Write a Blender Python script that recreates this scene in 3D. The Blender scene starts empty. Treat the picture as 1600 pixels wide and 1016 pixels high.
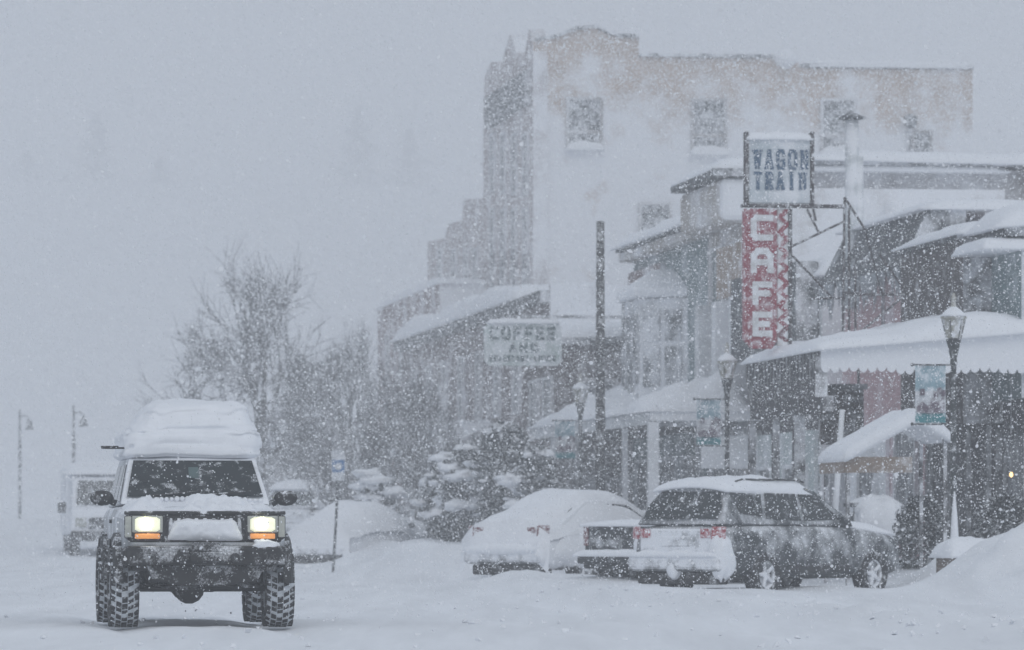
import bpy, bmesh, math, random
import numpy as np
from mathutils import Vector, Matrix, noise
R = math.radians
SC = bpy.context.scene
COL = SC.collection
# ------------------------------------------------------------------ camera
CAMZ, F, HY = 1.05, 7500.0, 822.0          # eye height, focal length and horizon row in photo pixels
cam_d = bpy.data.cameras.new('camera'); cam = bpy.data.objects.new('camera', cam_d); COL.objects.link(cam)
cam.location = (0, 0, CAMZ); cam.rotation_euler = (R(90), 0, 0)
cam_d.sensor_width = 36; cam_d.lens = 36 * F / 1600
cam_d.shift_y = (HY - 508) / 1600; cam_d.clip_end = 3000; cam_d.clip_start = .5
cam_d.dof.use_dof = True; cam_d.dof.focus_distance = 51; cam_d.dof.aperture_fstop = 4.0
SC.camera = cam
# ------------------------------------------------------------------ world: overcast snow sky
w = bpy.data.worlds.new('World'); SC.world = w; w.use_nodes = True
nt = w.node_tree; nt.nodes.clear(); L = nt.links.new
SUN_EL, SUN_AZ = R(42), R(205)
sky = nt.nodes.new('ShaderNodeTexSky'); sky.sky_type = 'NISHITA'; sky.sun_disc = False
sky.sun_elevation = SUN_EL; sky.sun_rotation = SUN_AZ; sky.dust_density = 4; sky.air_density = 1.5
tc = nt.nodes.new('ShaderNodeTexCoord')
nz = nt.nodes.new('ShaderNodeTexNoise'); nz.inputs['Scale'].default_value = 5; nz.inputs['Detail'].default_value = 3
mp = nt.nodes.new('ShaderNodeMapRange'); mp.inputs[1].default_value = .3; mp.inputs[2].default_value = .7
mp.inputs[3].default_value = .92; mp.inputs[4].default_value = 1.06
cl = nt.nodes.new('ShaderNodeMix'); cl.data_type = 'RGBA'; cl.blend_type = 'MULTIPLY'; cl.inputs[0].default_value = 1
cl.inputs[6].default_value = (3.95, 4.46, 5.13, 1)
mx = nt.nodes.new('ShaderNodeMix'); mx.data_type = 'RGBA'; mx.inputs[0].default_value = .88
bg = nt.nodes.new('ShaderNodeBackground'); bg.inputs[1].default_value = .1
ow = nt.nodes.new('ShaderNodeOutputWorld')
sx = nt.nodes.new('ShaderNodeVectorMath'); sx.operation = 'DISTANCE'; sx.inputs[1].default_value = (.17, .975, .14)
gx = nt.nodes.new('ShaderNodeMapRange'); gx.interpolation_type = 'SMOOTHSTEP'; gx.inputs[1].default_value = .0; gx.inputs[2].default_value = .26; gx.inputs[3].default_value = .35; gx.inputs[4].default_value = 1.0
gm = nt.nodes.new('ShaderNodeMath'); gm.operation = 'MULTIPLY'
L(tc.outputs['Generated'], sx.inputs[0]); L(sx.outputs['Value'], gx.inputs[0]); L(gx.outputs[0], gm.inputs[0])
L(tc.outputs['Generated'], nz.inputs['Vector']); L(nz.outputs['Fac'], mp.inputs[0]); L(mp.outputs[0], gm.inputs[1]); L(gm.outputs[0], cl.inputs[7])
L(sky.outputs[0], mx.inputs[6]); L(cl.outputs[2], mx.inputs[7]); L(mx.outputs[2], bg.inputs[0]); L(bg.outputs[0], ow.inputs[0])
sd = bpy.data.lights.new('sun', 'SUN'); sd.energy = .9; sd.angle = R(50); sd.color = (1, .995, .98)
so = bpy.data.objects.new('sun', sd); COL.objects.link(so)
so.rotation_euler = (R(48), 0, R(25))
SC.view_settings.view_transform = 'Standard'; SC.view_settings.look = 'None'; SC.view_settings.exposure = 0; SC.view_settings.gamma = 1
SC.render.engine = 'CYCLES'
SC.cycles.use_denoising = True
SC.cycles.max_bounces = 8; SC.cycles.volume_bounces = 3; SC.cycles.diffuse_bounces = 4
HAZE = .0026
# ------------------------------------------------------------------ street frame
A = R(7.6); SA, CA = math.sin(A), math.cos(A)
def S(u, v, z=0): return Vector((-u * SA + v * CA, u * CA + v * SA, z))
def uv_of(px, Y):
    x = (px - 800) / F * Y
    return (-x * SA + Y * CA, x * CA + Y * SA)
def onV(px, py, v):                # point of the facade plane v seen at a photo pixel -> (u, z)
    k = (px - 800) / F; u = v * (CA - k * SA) / (SA + k * CA); y = u * CA + v * SA
    return u, CAMZ + (HY - py) * y / F
def onU(px, py, u):                # point of the cross plane u -> (v, z)
    k = (px - 800) / F; v = u * (SA + k * CA) / (CA - k * SA); y = u * CA + v * SA
    return v, CAMZ + (HY - py) * y / F
def nz2(x, y, z=0): return noise.noise(Vector((x, y, z)))
def fbm(x, y, z=0, o=3): return sum(noise.noise(Vector((x * 2**i, y * 2**i, z + 7 * i))) / 2**i for i in range(o))
def sstep(a, b, x):
    t = min(1, max(0, (x - a) / (b - a))); return t * t * (3 - 2 * t)
# ------------------------------------------------------------------ materials
MATS = {}
SNOWC = (.86, .88, .92)
def mat(name, col, rough=.65, var=.18, scale=3, snow=0.0, sdir=(0, -.55, .8), sk=.5, sscale=1.6, bump=.25, metal=0, emit=0, stretch=(1, 1, 1), spec=.5, soft=.1, fine=0, zfade=None):
    if name in MATS: return MATS[name]
    m = bpy.data.materials.new(name); MATS[name] = m; m.use_nodes = True
    t = m.node_tree; N = t.nodes; K = t.links.new
    b = N['Principled BSDF']; b.inputs['Metallic'].default_value = metal; b.inputs['Specular IOR Level'].default_value = spec
    tc = N.new('ShaderNodeTexCoord'); mpg = N.new('ShaderNodeMapping'); mpg.inputs['Scale'].default_value = stretch
    K(tc.outputs['Object'], mpg.inputs[0])
    n1 = N.new('ShaderNodeTexNoise'); n1.inputs['Scale'].default_value = scale; n1.inputs['Detail'].default_value = 6; n1.inputs['Roughness'].default_value = .65
    K(mpg.outputs[0], n1.inputs['Vector'])
    r1 = N.new('ShaderNodeMapRange'); r1.inputs[1].default_value = .25; r1.inputs[2].default_value = .75
    K(n1.outputs['Fac'], r1.inputs[0])
    c = N.new('ShaderNodeMix'); c.data_type = 'RGBA'
    c.inputs[6].default_value = tuple(x * (1 - var) for x in col) + (1,); c.inputs[7].default_value = tuple(min(1, x * (1 + var)) for x in col) + (1,)
    K(r1.outputs[0], c.inputs[0])
    out = c.outputs[2]; rr = None
    if snow > 0:
        n2 = N.new('ShaderNodeTexNoise'); n2.inputs['Scale'].default_value = sscale; n2.inputs['Detail'].default_value = 8; n2.inputs['Roughness'].default_value = .62
        K(tc.outputs['Object'], n2.inputs['Vector'])
        g = N.new('ShaderNodeNewGeometry'); d = N.new('ShaderNodeVectorMath'); d.operation = 'DOT_PRODUCT'
        d.inputs[1].default_value = Vector(sdir).normalized(); K(g.outputs['Normal'], d.inputs[0])
        ma = N.new('ShaderNodeMath'); ma.operation = 'MULTIPLY_ADD'; ma.inputs[1].default_value = sk * .5; K(d.outputs['Value'], ma.inputs[0]); K(n2.outputs['Fac'], ma.inputs[2])
        last = ma.outputs[0]
        if fine:
            n3 = N.new('ShaderNodeTexNoise'); n3.inputs['Scale'].default_value = sscale * 14; n3.inputs['Detail'].default_value = 2; K(tc.outputs['Object'], n3.inputs['Vector'])
            mb = N.new('ShaderNodeMath'); mb.operation = 'MULTIPLY_ADD'; mb.inputs[1].default_value = fine; K(n3.outputs['Fac'], mb.inputs[0]); K(last, mb.inputs[2]); last = mb.outputs[0]
        if zfade:                      # stuck snow thins out with height above the ground
            sp = N.new('ShaderNodeSeparateXYZ'); K(tc.outputs['Object'], sp.inputs[0])
            zr = N.new('ShaderNodeMapRange'); zr.inputs[1].default_value = zfade[0]; zr.inputs[2].default_value = zfade[1]; zr.inputs[3].default_value = 0; zr.inputs[4].default_value = -zfade[2]
            K(sp.outputs['Z'], zr.inputs[0]); mc = N.new('ShaderNodeMath'); K(last, mc.inputs[0]); K(zr.outputs[0], mc.inputs[1]); last = mc.outputs[0]
        th = 1 - snow + fine * .5
        r2 = N.new('ShaderNodeMapRange'); r2.inputs[1].default_value = th - soft; r2.inputs[2].default_value = th + soft; K(last, r2.inputs[0])
        cs = N.new('ShaderNodeMix'); cs.data_type = 'RGBA'; cs.inputs[7].default_value = SNOWC + (1,)
        K(r2.outputs[0], cs.inputs[0]); K(out, cs.inputs[6]); out = cs.outputs[2]
        rm = N.new('ShaderNodeMapRange'); rm.inputs[3].default_value = rough; rm.inputs[4].default_value = .8; K(r2.outputs[0], rm.inputs[0]); K(rm.outputs[0], b.inputs['Roughness'])
        if metal:
            mm = N.new('ShaderNodeMapRange'); mm.inputs[3].default_value = metal; mm.inputs[4].default_value = 0; K(r2.outputs[0], mm.inputs[0]); K(mm.outputs[0], b.inputs['Metallic'])
    else:
        b.inputs['Roughness'].default_value = rough
    K(out, b.inputs['Base Color'])
    if bump:
        bp = N.new('ShaderNodeBump'); bp.inputs['Strength'].default_value = bump; bp.inputs['Distance'].default_value = .02
        K(n1.outputs['Fac'], bp.inputs['Height']); K(bp.outputs[0], b.inputs['Normal'])
    if emit:
        b.inputs['Emission Color'].default_value = tuple(col) + (1,); b.inputs['Emission Strength'].default_value = emit
    return m
M_snow = mat('snow', (.86, .88, .92), .8, .05, 6, bump=.35, spec=.3)
M_road = mat('snowy_ground', (.84, .86, .895), .8, .12, .9, bump=.5, spec=.3, stretch=(1.5, .10, 1))
M_black = mat('black_plastic', (.022, .023, .025), .6, .3, 5, snow=.28, sk=.35, sscale=9, fine=.35, soft=.06)
M_under = mat('grimy_steel', (.026, .026, .027), .8, .5, 6, snow=.30, sk=.25, sscale=4, fine=.3, soft=.12)
M_rubber = mat('tyre_rubber', (.022, .022, .024), .8, .3, 9, snow=.33, sk=.2, sscale=14, fine=.3)
M_jeep = mat('silver_car_paint', (.36, .38, .40), .4, .2, 4, snow=.42, sk=.5, sscale=3, metal=.1, bump=.05)
M_glass = mat('dark_car_glass', (.018, .024, .026), .12, .35, 3, snow=.30, sk=.1, sscale=7, fine=.3, bump=0, soft=.09)
M_darkpaint = mat('dark_grey_paint', (.035, .042, .048), .38, .2, 3, snow=.305, sk=.45, sscale=3, fine=.2, bump=.05, soft=.16)
M_greypaint = mat('snowy_grey_paint', (.10, .11, .12), .4, .2, 3, snow=.66, sk=.5, sscale=2.0, fine=.2, bump=.05, soft=.14)
M_rear = mat('snow_plastered_panel', (.07, .075, .08), .4, .2, 3, snow=.52, sk=.5, sscale=3.2, bump=.2, soft=.12, fine=.2)
M_lamp = mat('lit_headlamp', (1, .99, .80), .2, 0, 1, bump=0, emit=12)
M_lampg = mat('glowing_lens', (.85, .86, .62), .2, .25, 26, bump=.2, emit=.65)
M_lampd = mat('headlamp_glass', (.45, .46, .42), .15, .2, 12, bump=.1)
M_amber = mat('lit_amber_lens', (.9, .34, .10), .3, .35, 40, bump=.1, emit=.42)
M_red = mat('red_lens', (.36, .03, .045), .3, .2, 20, snow=.43, sk=.1, sscale=20, bump=.1)
M_redd = mat('dull_red_lens', (.16, .03, .035), .3, .2, 20, snow=.43, sk=.1, sscale=20, bump=.1)
M_chrome = mat('grey_metal', (.25, .26, .27), .4, .2, 5, snow=.45, sk=.3, sscale=8, metal=.3)
M_white = mat('white_paint', (.72, .74, .76), .6, .06, 3, snow=.3)
# ------------------------------------------------------------------ mesh helpers
class MB:
    def __init__(s, o=(0, 0, 0)): s.bm = bmesh.new(); s.o = Vector(o)
    def P(s, p): return s.bm.verts.new(Vector(p) - s.o)
    def poly(s, pts):
        try: return s.bm.faces.new([s.P(p) for p in pts])
        except ValueError: return None
    def box(s, x0, x1, y0, y1, z0, z1):
        v = [s.P((x, y, z)) for z in (z0, z1) for x, y in ((x0, y0), (x1, y0), (x1, y1), (x0, y1))]
        for f in ((3, 2, 1, 0), (4, 5, 6, 7), (0, 1, 5, 4), (1, 2, 6, 5), (2, 3, 7, 6), (3, 0, 4, 7)): s.bm.faces.new([v[i] for i in f])
        return s
    def hexa(s, a, b):               # two quads, bottom and top
        v = [s.P(p) for p in list(a) + list(b)]; n = len(a)
        s.bm.faces.new(v[:n][::-1]); s.bm.faces.new(v[n:])
        for i in range(n): s.bm.faces.new([v[i], v[(i + 1) % n], v[n + (i + 1) % n], v[n + i]])
        return s
    def tube(s, pts, r, n=8, cap=True):
        pts = [Vector(p) for p in pts]; rs = r if isinstance(r, (list, tuple)) else [r] * len(pts)
        rings = []
        for i, p in enumerate(pts):
            d = (pts[min(i + 1, len(pts) - 1)] - pts[max(i - 1, 0)]).normalized()
            a = d.orthogonal() if abs(d.z) < .99 else Vector((1, 0, 0)); a = (a - d * a.dot(d)).normalized(); b = d.cross(a)
            rings.append([s.P(p + (a * math.cos(t * 2 * math.pi / n) + b * math.sin(t * 2 * math.pi / n)) * rs[i]) for t in range(n)])
        for q in range(len(rings) - 1):
            for t in range(n): s.bm.faces.new([rings[q][t], rings[q][(t + 1) % n], rings[q + 1][(t + 1) % n], rings[q + 1][t]])
        if cap and n > 2: s.bm.faces.new(rings[0][::-1]); s.bm.faces.new(rings[-1])
        return s
    def lathe(s, prof, c=(0, 0, 0), axis='z', n=24, close=False):
        c = Vector(c); rings = []
        for r, h in prof:
            ring = []
            for t in range(n):
                a = t * 2 * math.pi / n; x, y = r * math.cos(a), r * math.sin(a)
                ring.append(s.P(c + (Vector((x, y, h)) if axis == 'z' else Vector((h, x, y)) if axis == 'x' else Vector((x, h, y)))))
            rings.append(ring)
        q = len(rings)
        for i in range(q if close else q - 1):
            for t in range(n): s.bm.faces.new([rings[i][t], rings[i][(t + 1) % n], rings[(i + 1) % q][(t + 1) % n], rings[(i + 1) % q][t]])
        if not close: s.bm.faces.new(rings[0][::-1]); s.bm.faces.new(rings[-1])
        return s
    def prism(s, pts, ext):          # closed outline pushed along ext
        e = Vector(ext); a = [s.P(p) for p in pts]; b = [s.P(Vector(p) + e) for p in pts]; n = len(a)
        s.bm.faces.new(a[::-1]); s.bm.faces.new(b)
        for i in range(n): s.bm.faces.new([a[i], a[(i + 1) % n], b[(i + 1) % n], b[i]])
        return s
    def loft(s, rings, cap=True):
        rv = [[s.P(p) for p in r] for r in rings]; n = len(rv[0])
        for i in range(len(rv) - 1):
            for t in range(n): s.bm.faces.new([rv[i][t], rv[i][(t + 1) % n], rv[i + 1][(t + 1) % n], rv[i + 1][t]])
        if cap: s.bm.faces.new(rv[0][::-1]); s.bm.faces.new(rv[-1])
        return s
    def sheet(s, fn, x0, x1, y0, y1, nx, ny, bottom=None):
        g = [[s.P((x0 + (x1 - x0) * i / nx, y0 + (y1 - y0) * j / ny, fn(i / nx, j / ny, x0 + (x1 - x0) * i / nx, y0 + (y1 - y0) * j / ny))) for j in range(ny + 1)] for i in range(nx + 1)]
        for i in range(nx):
            for j in range(ny): s.bm.faces.new([g[i][j], g[i + 1][j], g[i + 1][j + 1], g[i][j + 1]])
        if bottom:
            h = [[s.P((x0 + (x1 - x0) * i / nx, y0 + (y1 - y0) * j / ny, bottom(x0 + (x1 - x0) * i / nx, y0 + (y1 - y0) * j / ny))) for j in (0, ny)] for i in range(nx + 1)]
            for i in range(nx):
                s.bm.faces.new([h[i][0], h[i + 1][0], g[i + 1][0], g[i][0]]); s.bm.faces.new([h[i + 1][1], h[i][1], g[i][ny], g[i + 1][ny]])
                s.bm.faces.new([h[i][1], h[i + 1][1], h[i + 1][0], h[i][0]])
            for i, q in ((0, h[0]), (nx, h[nx])):
                s.bm.faces.new([q[0], q[1]] + [g[i][j] for j in range(ny, -1, -1)])
        return s
    def build(s, name, m, parent=None, smooth=False, bevel=0, seg=2, sub=0, loc=None):
        bmesh.ops.recalc_face_normals(s.bm, faces=s.bm.faces)
        me = bpy.data.meshes.new(name); s.bm.to_mesh(me); s.bm.free(); me.materials.append(m)
        if smooth: me.polygons.foreach_set('use_smooth', [True] * len(me.polygons))
        o = bpy.data.objects.new(name, me); COL.objects.link(o)
        if parent: o.parent = parent
        if loc is not None: o.location = loc
        if bevel:
            b = o.modifiers.new('b', 'BEVEL'); b.width = bevel; b.segments = seg; b.limit_method = 'ANGLE'; b.angle_limit = R(35)
        if sub:
            b = o.modifiers.new('s', 'SUBSURF'); b.levels = sub; b.render_levels = sub
        return o
def tag(o, label, cat, group=None, kind=None):
    if label: o['label'] = label
    if cat: o['category'] = cat
    if group: o['group'] = group
    if kind: o['kind'] = kind
    return o
def thing(name, label, cat, loc, rz=0, group=None):
    o = bpy.data.objects.new(name, None); COL.objects.link(o); o.location = loc; o.rotation_euler = (0, 0, rz); o.empty_display_size = .3
    return tag(o, label, cat, group)
def kids(o): return [c for c in bpy.data.objects if c.parent == o]
def copy_tree(o, parent=None):
    c = o.copy(); COL.objects.link(c)
    if parent: c.parent = parent
    for k in kids(o): copy_tree(k, c)
    return c
def cut(o, cutters):                 # wheel arches: cut with cylinders, keep the result as the mesh
    tmp = []
    for mbc in cutters:
        c = mbc.build('cutter', M_black); tmp.append(c)
        b = o.modifiers.new('c', 'BOOLEAN'); b.object = c; b.operation = 'DIFFERENCE'; b.solver = 'EXACT'
    bpy.context.view_layer.update()
    me = bpy.data.meshes.new_from_object(o.evaluated_get(bpy.context.evaluated_depsgraph_get()))
    o.modifiers.clear(); o.data = me
    for c in tmp: bpy.data.objects.remove(c)
    return o
def snow_slab(mb, x0, x1, y0, y1, zf, h, seed=0, nx=24, ny=24, p=4, amp=.25, fr=1.0, over=.05):
    """snow lying on a rectangle: rounded rim, uneven top"""
    def f(s, t, x, y):
        e = (1 - abs(2 * s - 1) ** p) * (1 - abs(2 * t - 1) ** p)
        return zf(x, y) + h * max(0, e) ** .5 * (1 + amp * fbm(x * fr, y * fr, seed)) + .004
    return mb.sheet(f, x0 - over, x1 + over, y0 - over, y1 + over, nx, ny, bottom=lambda x, y: zf(x, y) - .03)
# stroke lettering -------------------------------------------------------------
GL = {
 'W': [[(0, 1), (.25, 0), (.5, .85), (.75, 0), (1, 1)]], 'A': [[(.05, 0), (.5, 1), (.95, 0)], [(.25, .35), (.75, .35)]],
 'G': [[(.95, .75), (.8, 1), (.2, 1), (0, .8), (0, .2), (.2, 0), (.8, 0), (.95, .2), (.95, .45), (.55, .45)]],
 'O': [[(.2, 1), (.8, 1), (1, .8), (1, .2), (.8, 0), (.2, 0), (0, .2), (0, .8), (.2, 1)]],
 'N': [[(.08, 0), (.08, 1), (.92, 0), (.92, 1)]], 'T': [[(0, 1), (1, 1)], [(.5, 1), (.5, 0)]],
 'R': [[(.1, 0), (.1, 1), (.75, 1), (.95, .85), (.95, .65), (.75, .5), (.1, .5)], [(.55, .5), (.95, 0)]],
 'I': [[(.5, 0), (.5, 1)]], 'C': [[(1, 1), (.15, 1), (0, .85), (0, .15), (.15, 0), (1, 0)]],
 'F': [[(.1, 0), (.1, 1), (.95, 1)], [(.1, .5), (.8, .5)]], 'E': [[(.95, 0), (.1, 0), (.1, 1), (.95, 1)], [(.1, .5), (.8, .5)]],
 'D': [[(.1, 0), (.1, 1), (.7, 1), (1, .75), (1, .25), (.7, 0), (.1, 0)]], 'L': [[(.1, 1), (.1, 0), (.95, 0)]],
 'U': [[(.05, 1), (.05, .2), (.25, 0), (.75, 0), (.95, .2), (.95, 1)]], 'H': [[(.1, 0), (.1, 1)], [(.9, 0), (.9, 1)], [(.1, .5), (.9, .5)]],
 'B': [[(.1, 0), (.1, 1), (.7, 1), (.9, .85), (.9, .65), (.7, .52), (.1, .52)], [(.7, .52), (.95, .35), (.95, .15), (.75, 0), (.1, 0)]],
 'K': [[(.1, 0), (.1, 1)], [(.9, 1), (.1, .45)], [(.4, .6), (.95, 0)]], 'S': [[(.95, .8), (.75, 1), (.2, 1), (.03, .8), (.2, .55), (.8, .45), (.97, .2), (.8, 0), (.2, 0), (.03, .2)]],
 'P': [[(.1, 0), (.1, 1), (.75, 1), (.95, .85), (.95, .6), (.75, .45), (.1, .45)]], 'Q': [[(0, 0), (0, .75), (.25, 1), (.75, 1), (1, .75), (1, 0)], [(0, .42), (1, .42)]],
 '-': [[(.2, .5), (.8, .5)]],
}
SERIF = {'W': [(0, 1), (.5, 1), (1, 1)], 'A': [(.05, 0), (.95, 0), (.5, 1)], 'N': [(.08, 0), (.08, 1), (.92, 1)], 'T': [(.5, 0)], 'R': [(.1, 0), (.95, 0), (.1, 1)], 'I': [(.5, 0), (.5, 1)], 'F': [(.1, 0)], 'D': [(.1, 0), (.1, 1)]}
def letters(mb, txt, x0, z0, w_, h_, y, th, serif=0, gap=.25):
    n = len(txt); cw = w_ / (n + (n - 1) * gap); d = [0]
    def seg(a, b, t):
        a, b = Vector(a), Vector(b); e = (b - a).normalized(); a = a - e * t * .45; b = b + e * t * .45; q = Vector((-e.y, e.x)) * t / 2
        d[0] += .0004; yy = y - .012 - d[0]
        mb.prism([(p.x, yy, p.y) for p in (a - q, b - q, b + q, a + q)], (0, .01, 0))
    for i, ch in enumerate(txt):
        if ch == ' ': continue
        X = x0 + i * cw * (1 + gap); iw, ih = cw - th, h_ - th
        M = lambda p: (X + th / 2 + p[0] * iw, z0 + th / 2 + p[1] * ih)
        for line in GL[ch]:
            for a, b in zip(line, line[1:]): seg(M(a), M(b), th * (.68 if ch in 'WN' and serif else 1))
        if serif:
            for p in SERIF.get(ch, []):
                q = M(p); seg((q[0] - serif, q[1]), (q[0] + serif, q[1]), th * .7)
    return mb
# ------------------------------------------------------------------ ground and hill
def bank(u, v):
    n = fbm(u * .35, v * .5, 3)
    hgt = .07 + .48 * sstep(82, 112, u)
    z = 0
    edge = 10.5 + .9 * sstep(72, 90, u) + .3 * nz2(u * .25, 4) + .1 * nz2(u * 1.3, 9)
    z += .13 * math.exp(-((v - edge) / .5) ** 2) * (1 + .8 * nz2(u * .9, 1) + .35 * nz2(u * 3.1, v * 3, 2))
    z += hgt * sstep(edge - .6, edge + 1.2, v) * (1 + .35 * n)
    z += .15 * sstep(16.4, 17.2, v)
    return z
mounds = []
def mound(px, Y, h, su, sv):
    u, v = uv_of(px, Y); mounds.append((u, v, h, su, sv))
mound(1605, 70, .74, 2.4, 1.0); mound(1482, 75.5, .42, 1.1, .42); mound(1660, 66, .6, 3.0, 1.4); mound(1545, 68, .22, 2.2, .8); mound(1560, 72.5, .22, .5, .35); mound(1515, 71, .16, .45, .3); mound(1462, 73, .14, .5, .3); mound(1590, 66.5, .2, .6, .35); mound(1440, 76.5, .10, 1.2, .6)
mound(1405, 82, .25, 2, 1.5); mound(740, 83.5, .07, 1.4, 1.0); mound(880, 84, .12, 1.5, 1.0); mound(940, 80.5, .14, 1.4, 1.0); mound(1180, 71.5, .05, 1.6, .6); mound(1290, 73.5, .05, 1.2, .6); mound(1010, 71.5, .10, 1.0, .7)
mound(640, 103, .3, 5, 1.5); mound(690, 98, .2, 4, 1.4); mound(500, 122, .35, 8, 3)
def ground_z(u, v):
    z = .02 * fbm(u * .5, v * .9, 1) + .012 * fbm(u * 2, v * 4, 5, 2)
    for c in (2.55, 4.3, 7.2, 8.8):                      # packed wheel tracks along the street
        z -= .06 * math.exp(-((v - c - .12 * nz2(u * .06, c)) / .2) ** 2)
    if 9 < v < 40: z += bank(u, v) * (1 - sstep(150, 175, u) * .4)
    for a, b, h, su, sv in mounds:
        q = ((u - a) / su) ** 2 + ((v - b) / sv) ** 2
        if q < 9: z += h * math.exp(-q) * (1 + .30 * fbm(u * .9, v * 1.1, 2, 4))
    z += 1.3 * sstep(118, 175, u) + 34 * sstep(240, 620, u) + 22 * sstep(620, 800, u) + 75 * sstep(900, 1060, u)
    z += .45 * sstep(-5, -9, v) * (1 + .3 * fbm(u * .3, v * .3, 8))
    return z
def ground():
    us = np.concatenate([np.linspace(-30, 28, 15), np.arange(29, 66, .22), np.arange(66, 130, .35), np.arange(131, 200, 1.5), np.linspace(203, 430, 40), np.linspace(440, 1062, 44)])
    vs = np.concatenate([np.linspace(-330, -14, 30), np.arange(-12, 0, .6), np.arange(0, 19, .16), np.arange(19.2, 26, .6), np.linspace(27, 330, 30)])
    vt = np.array([tuple(S(u, v, ground_z(u, v))) for u in us for v in vs], dtype=np.float32)
    nu, nv = len(us), len(vs)
    idx = np.arange(nu * nv).reshape(nu, nv)
    q = np.stack([idx[:-1, :-1], idx[:-1, 1:], idx[1:, 1:], idx[1:, :-1]], -1).reshape(-1, 4)[:, ::-1]
    me = bpy.data.meshes.new('ground'); me.from_pydata(vt.tolist(), [], q.tolist()); me.materials.append(M_road)
    me.polygons.foreach_set('use_smooth', [True] * len(me.polygons))
    o = bpy.data.objects.new('ground', me); COL.objects.link(o); o['kind'] = 'structure'
ground()
# clods thrown up on the plowed road
rnd = random.Random(5)
mb = MB()
for i in range(420):
    Y = rnd.uniform(41, 75); px = rnd.uniform(-60, 1660); u, v = uv_of(px, Y)
    if v > 12.5: continue
    if rnd.random() < .5: v = 10.6 + rnd.gauss(0, .5)
    r = rnd.uniform(.012, .045); p = S(u, v, ground_z(u, v) + r * .3)
    pts = [p + Vector((rnd.uniform(-1, 1), rnd.uniform(-1, 1), rnd.uniform(-.6, .8))).normalized() * r for _ in range(9)]
    vs = [mb.bm.verts.new(q) for q in pts]; bmesh.ops.convex_hull(mb.bm, input=vs)
tag(mb.build('snow_clods', M_road), 'small clods of snow scattered on the road and along the bank', 'snow', kind='stuff')
# ------------------------------------------------------------------ vehicles
def tyre_thing(root, x, y, r, wd, side, knobby=False, rimm=None, spokes=5):
    c = (x, y, r)
    h = wd / 2; ri = r * .60
    w_ = MB(c); w_.lathe([(ri, -h * .85), (r * .82, -h), (r * .95, -h * .93), (r * .985, -h * .7), (r * .985, h * .7), (r * .95, h * .93), (r * .82, h), (ri, h * .85)], c, 'x', 40, close=True)
    wh = w_.build('wheel', M_rubber, root, smooth=True, loc=c)
    if knobby:
        k = MB(c); n = 30; rt = random.Random(int(x * 10 + y * 7))
        for row, (a, b) in enumerate(((-1.0, -.66), (-.60, -.24), (-.19, .19), (.24, .60), (.66, 1.0))):
            for i in range(n):
                t0 = (i + (.5 if row % 2 else 0)) * 2 * math.pi / n; t0 += rt.uniform(-.035, .035); dt = 2 * math.pi / n * rt.uniform(.5, .85); sl = (.25, .3, -.1, -.3, -.25)[row] * 2 * math.pi / n * rt.uniform(.6, 1.2)
                rr = r * (1.0 if row in (1, 2, 3) else .985)
                def pt(t, hh, q): return (x + hh * h, y + q * math.cos(t), r + q * math.sin(t))
                lo = [pt(t0, a, r * .95), pt(t0 + dt, a, r * .95), pt(t0 + dt + sl, b, r * .95), pt(t0 + sl, b, r * .95)]
                hi = [pt(t0 + dt * .08, a, rr), pt(t0 + dt * .9, a, rr), pt(t0 + dt * .9 + sl, b, rr), pt(t0 + dt * .08 + sl, b, rr)]
                k.hexa(lo, hi)
        k.build('tread', M_rubber2, wh)
        wh.data.materials.clear(); wh.data.materials.append(M_packed)
        s_ = MB(c)
        for sd in (-1, 1): s_.lathe([(r * .62, sd * h * .95), (r * .8, sd * h * 1.03), (r * .93, sd * h * .99), (r * .93, sd * h * .9), (r * .62, sd * h * .8)], c, 'x', 40, close=True)
        s_.build('sidewall', M_rubber, wh, smooth=True)
    q = MB(c); o = side * h * .72
    q.lathe([(ri * 1.02, o - side * .05), (ri * 1.02, o), (ri * .9, o - side * .02), (ri * .86, o - side * .05)], c, 'x', 28, close=True)
    q.lathe([(.07, o - side * .06), (.07, o - side * .01), (.03, o)], c, 'x', 12)
    for i in range(spokes):
        a = i * 2 * math.pi / spokes
        p0 = Vector((x + o - side * .03, y + .05 * math.cos(a), r + .05 * math.sin(a))); p1 = Vector((x + o - side * .02, y + ri * .95 * math.cos(a), r + ri * .95 * math.sin(a)))
        q.tube([p0, p1], [.035, .028], 6)
    q.lathe([(ri * .98, o - side * .10), (ri * .98, o - side * .07)], c, 'x', 24)
    q.build('rim', rimm or M_chrome, wh, bevel=0)
    for ch in kids(wh): ch.location = (0, 0, 0)
    return wh
M_packed = mat('packed_snow_grooves', (.62, .65, .69), .85, .35, 14, bump=.4)
M_rubber2 = mat('tread_rubber', (.018, .018, .02), .75, .3, 20, snow=.33, sk=.1, sscale=25, fine=.2)
def half(ring): return [(x, y, z) for x, y, z in ring] + [(-x, y, z) for x, y, z in ring[::-1] if abs(x) > 1e-6]
def body_loft(mb, secs):
    rings = []
    for y, pts in secs:
        h = [(x, y, z) for x, z in pts]
        rings.append(h + [(-x, y, z) for x, _, z in h[::-1] if abs(x) > 1e-6])
    return mb.loft(rings)
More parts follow.
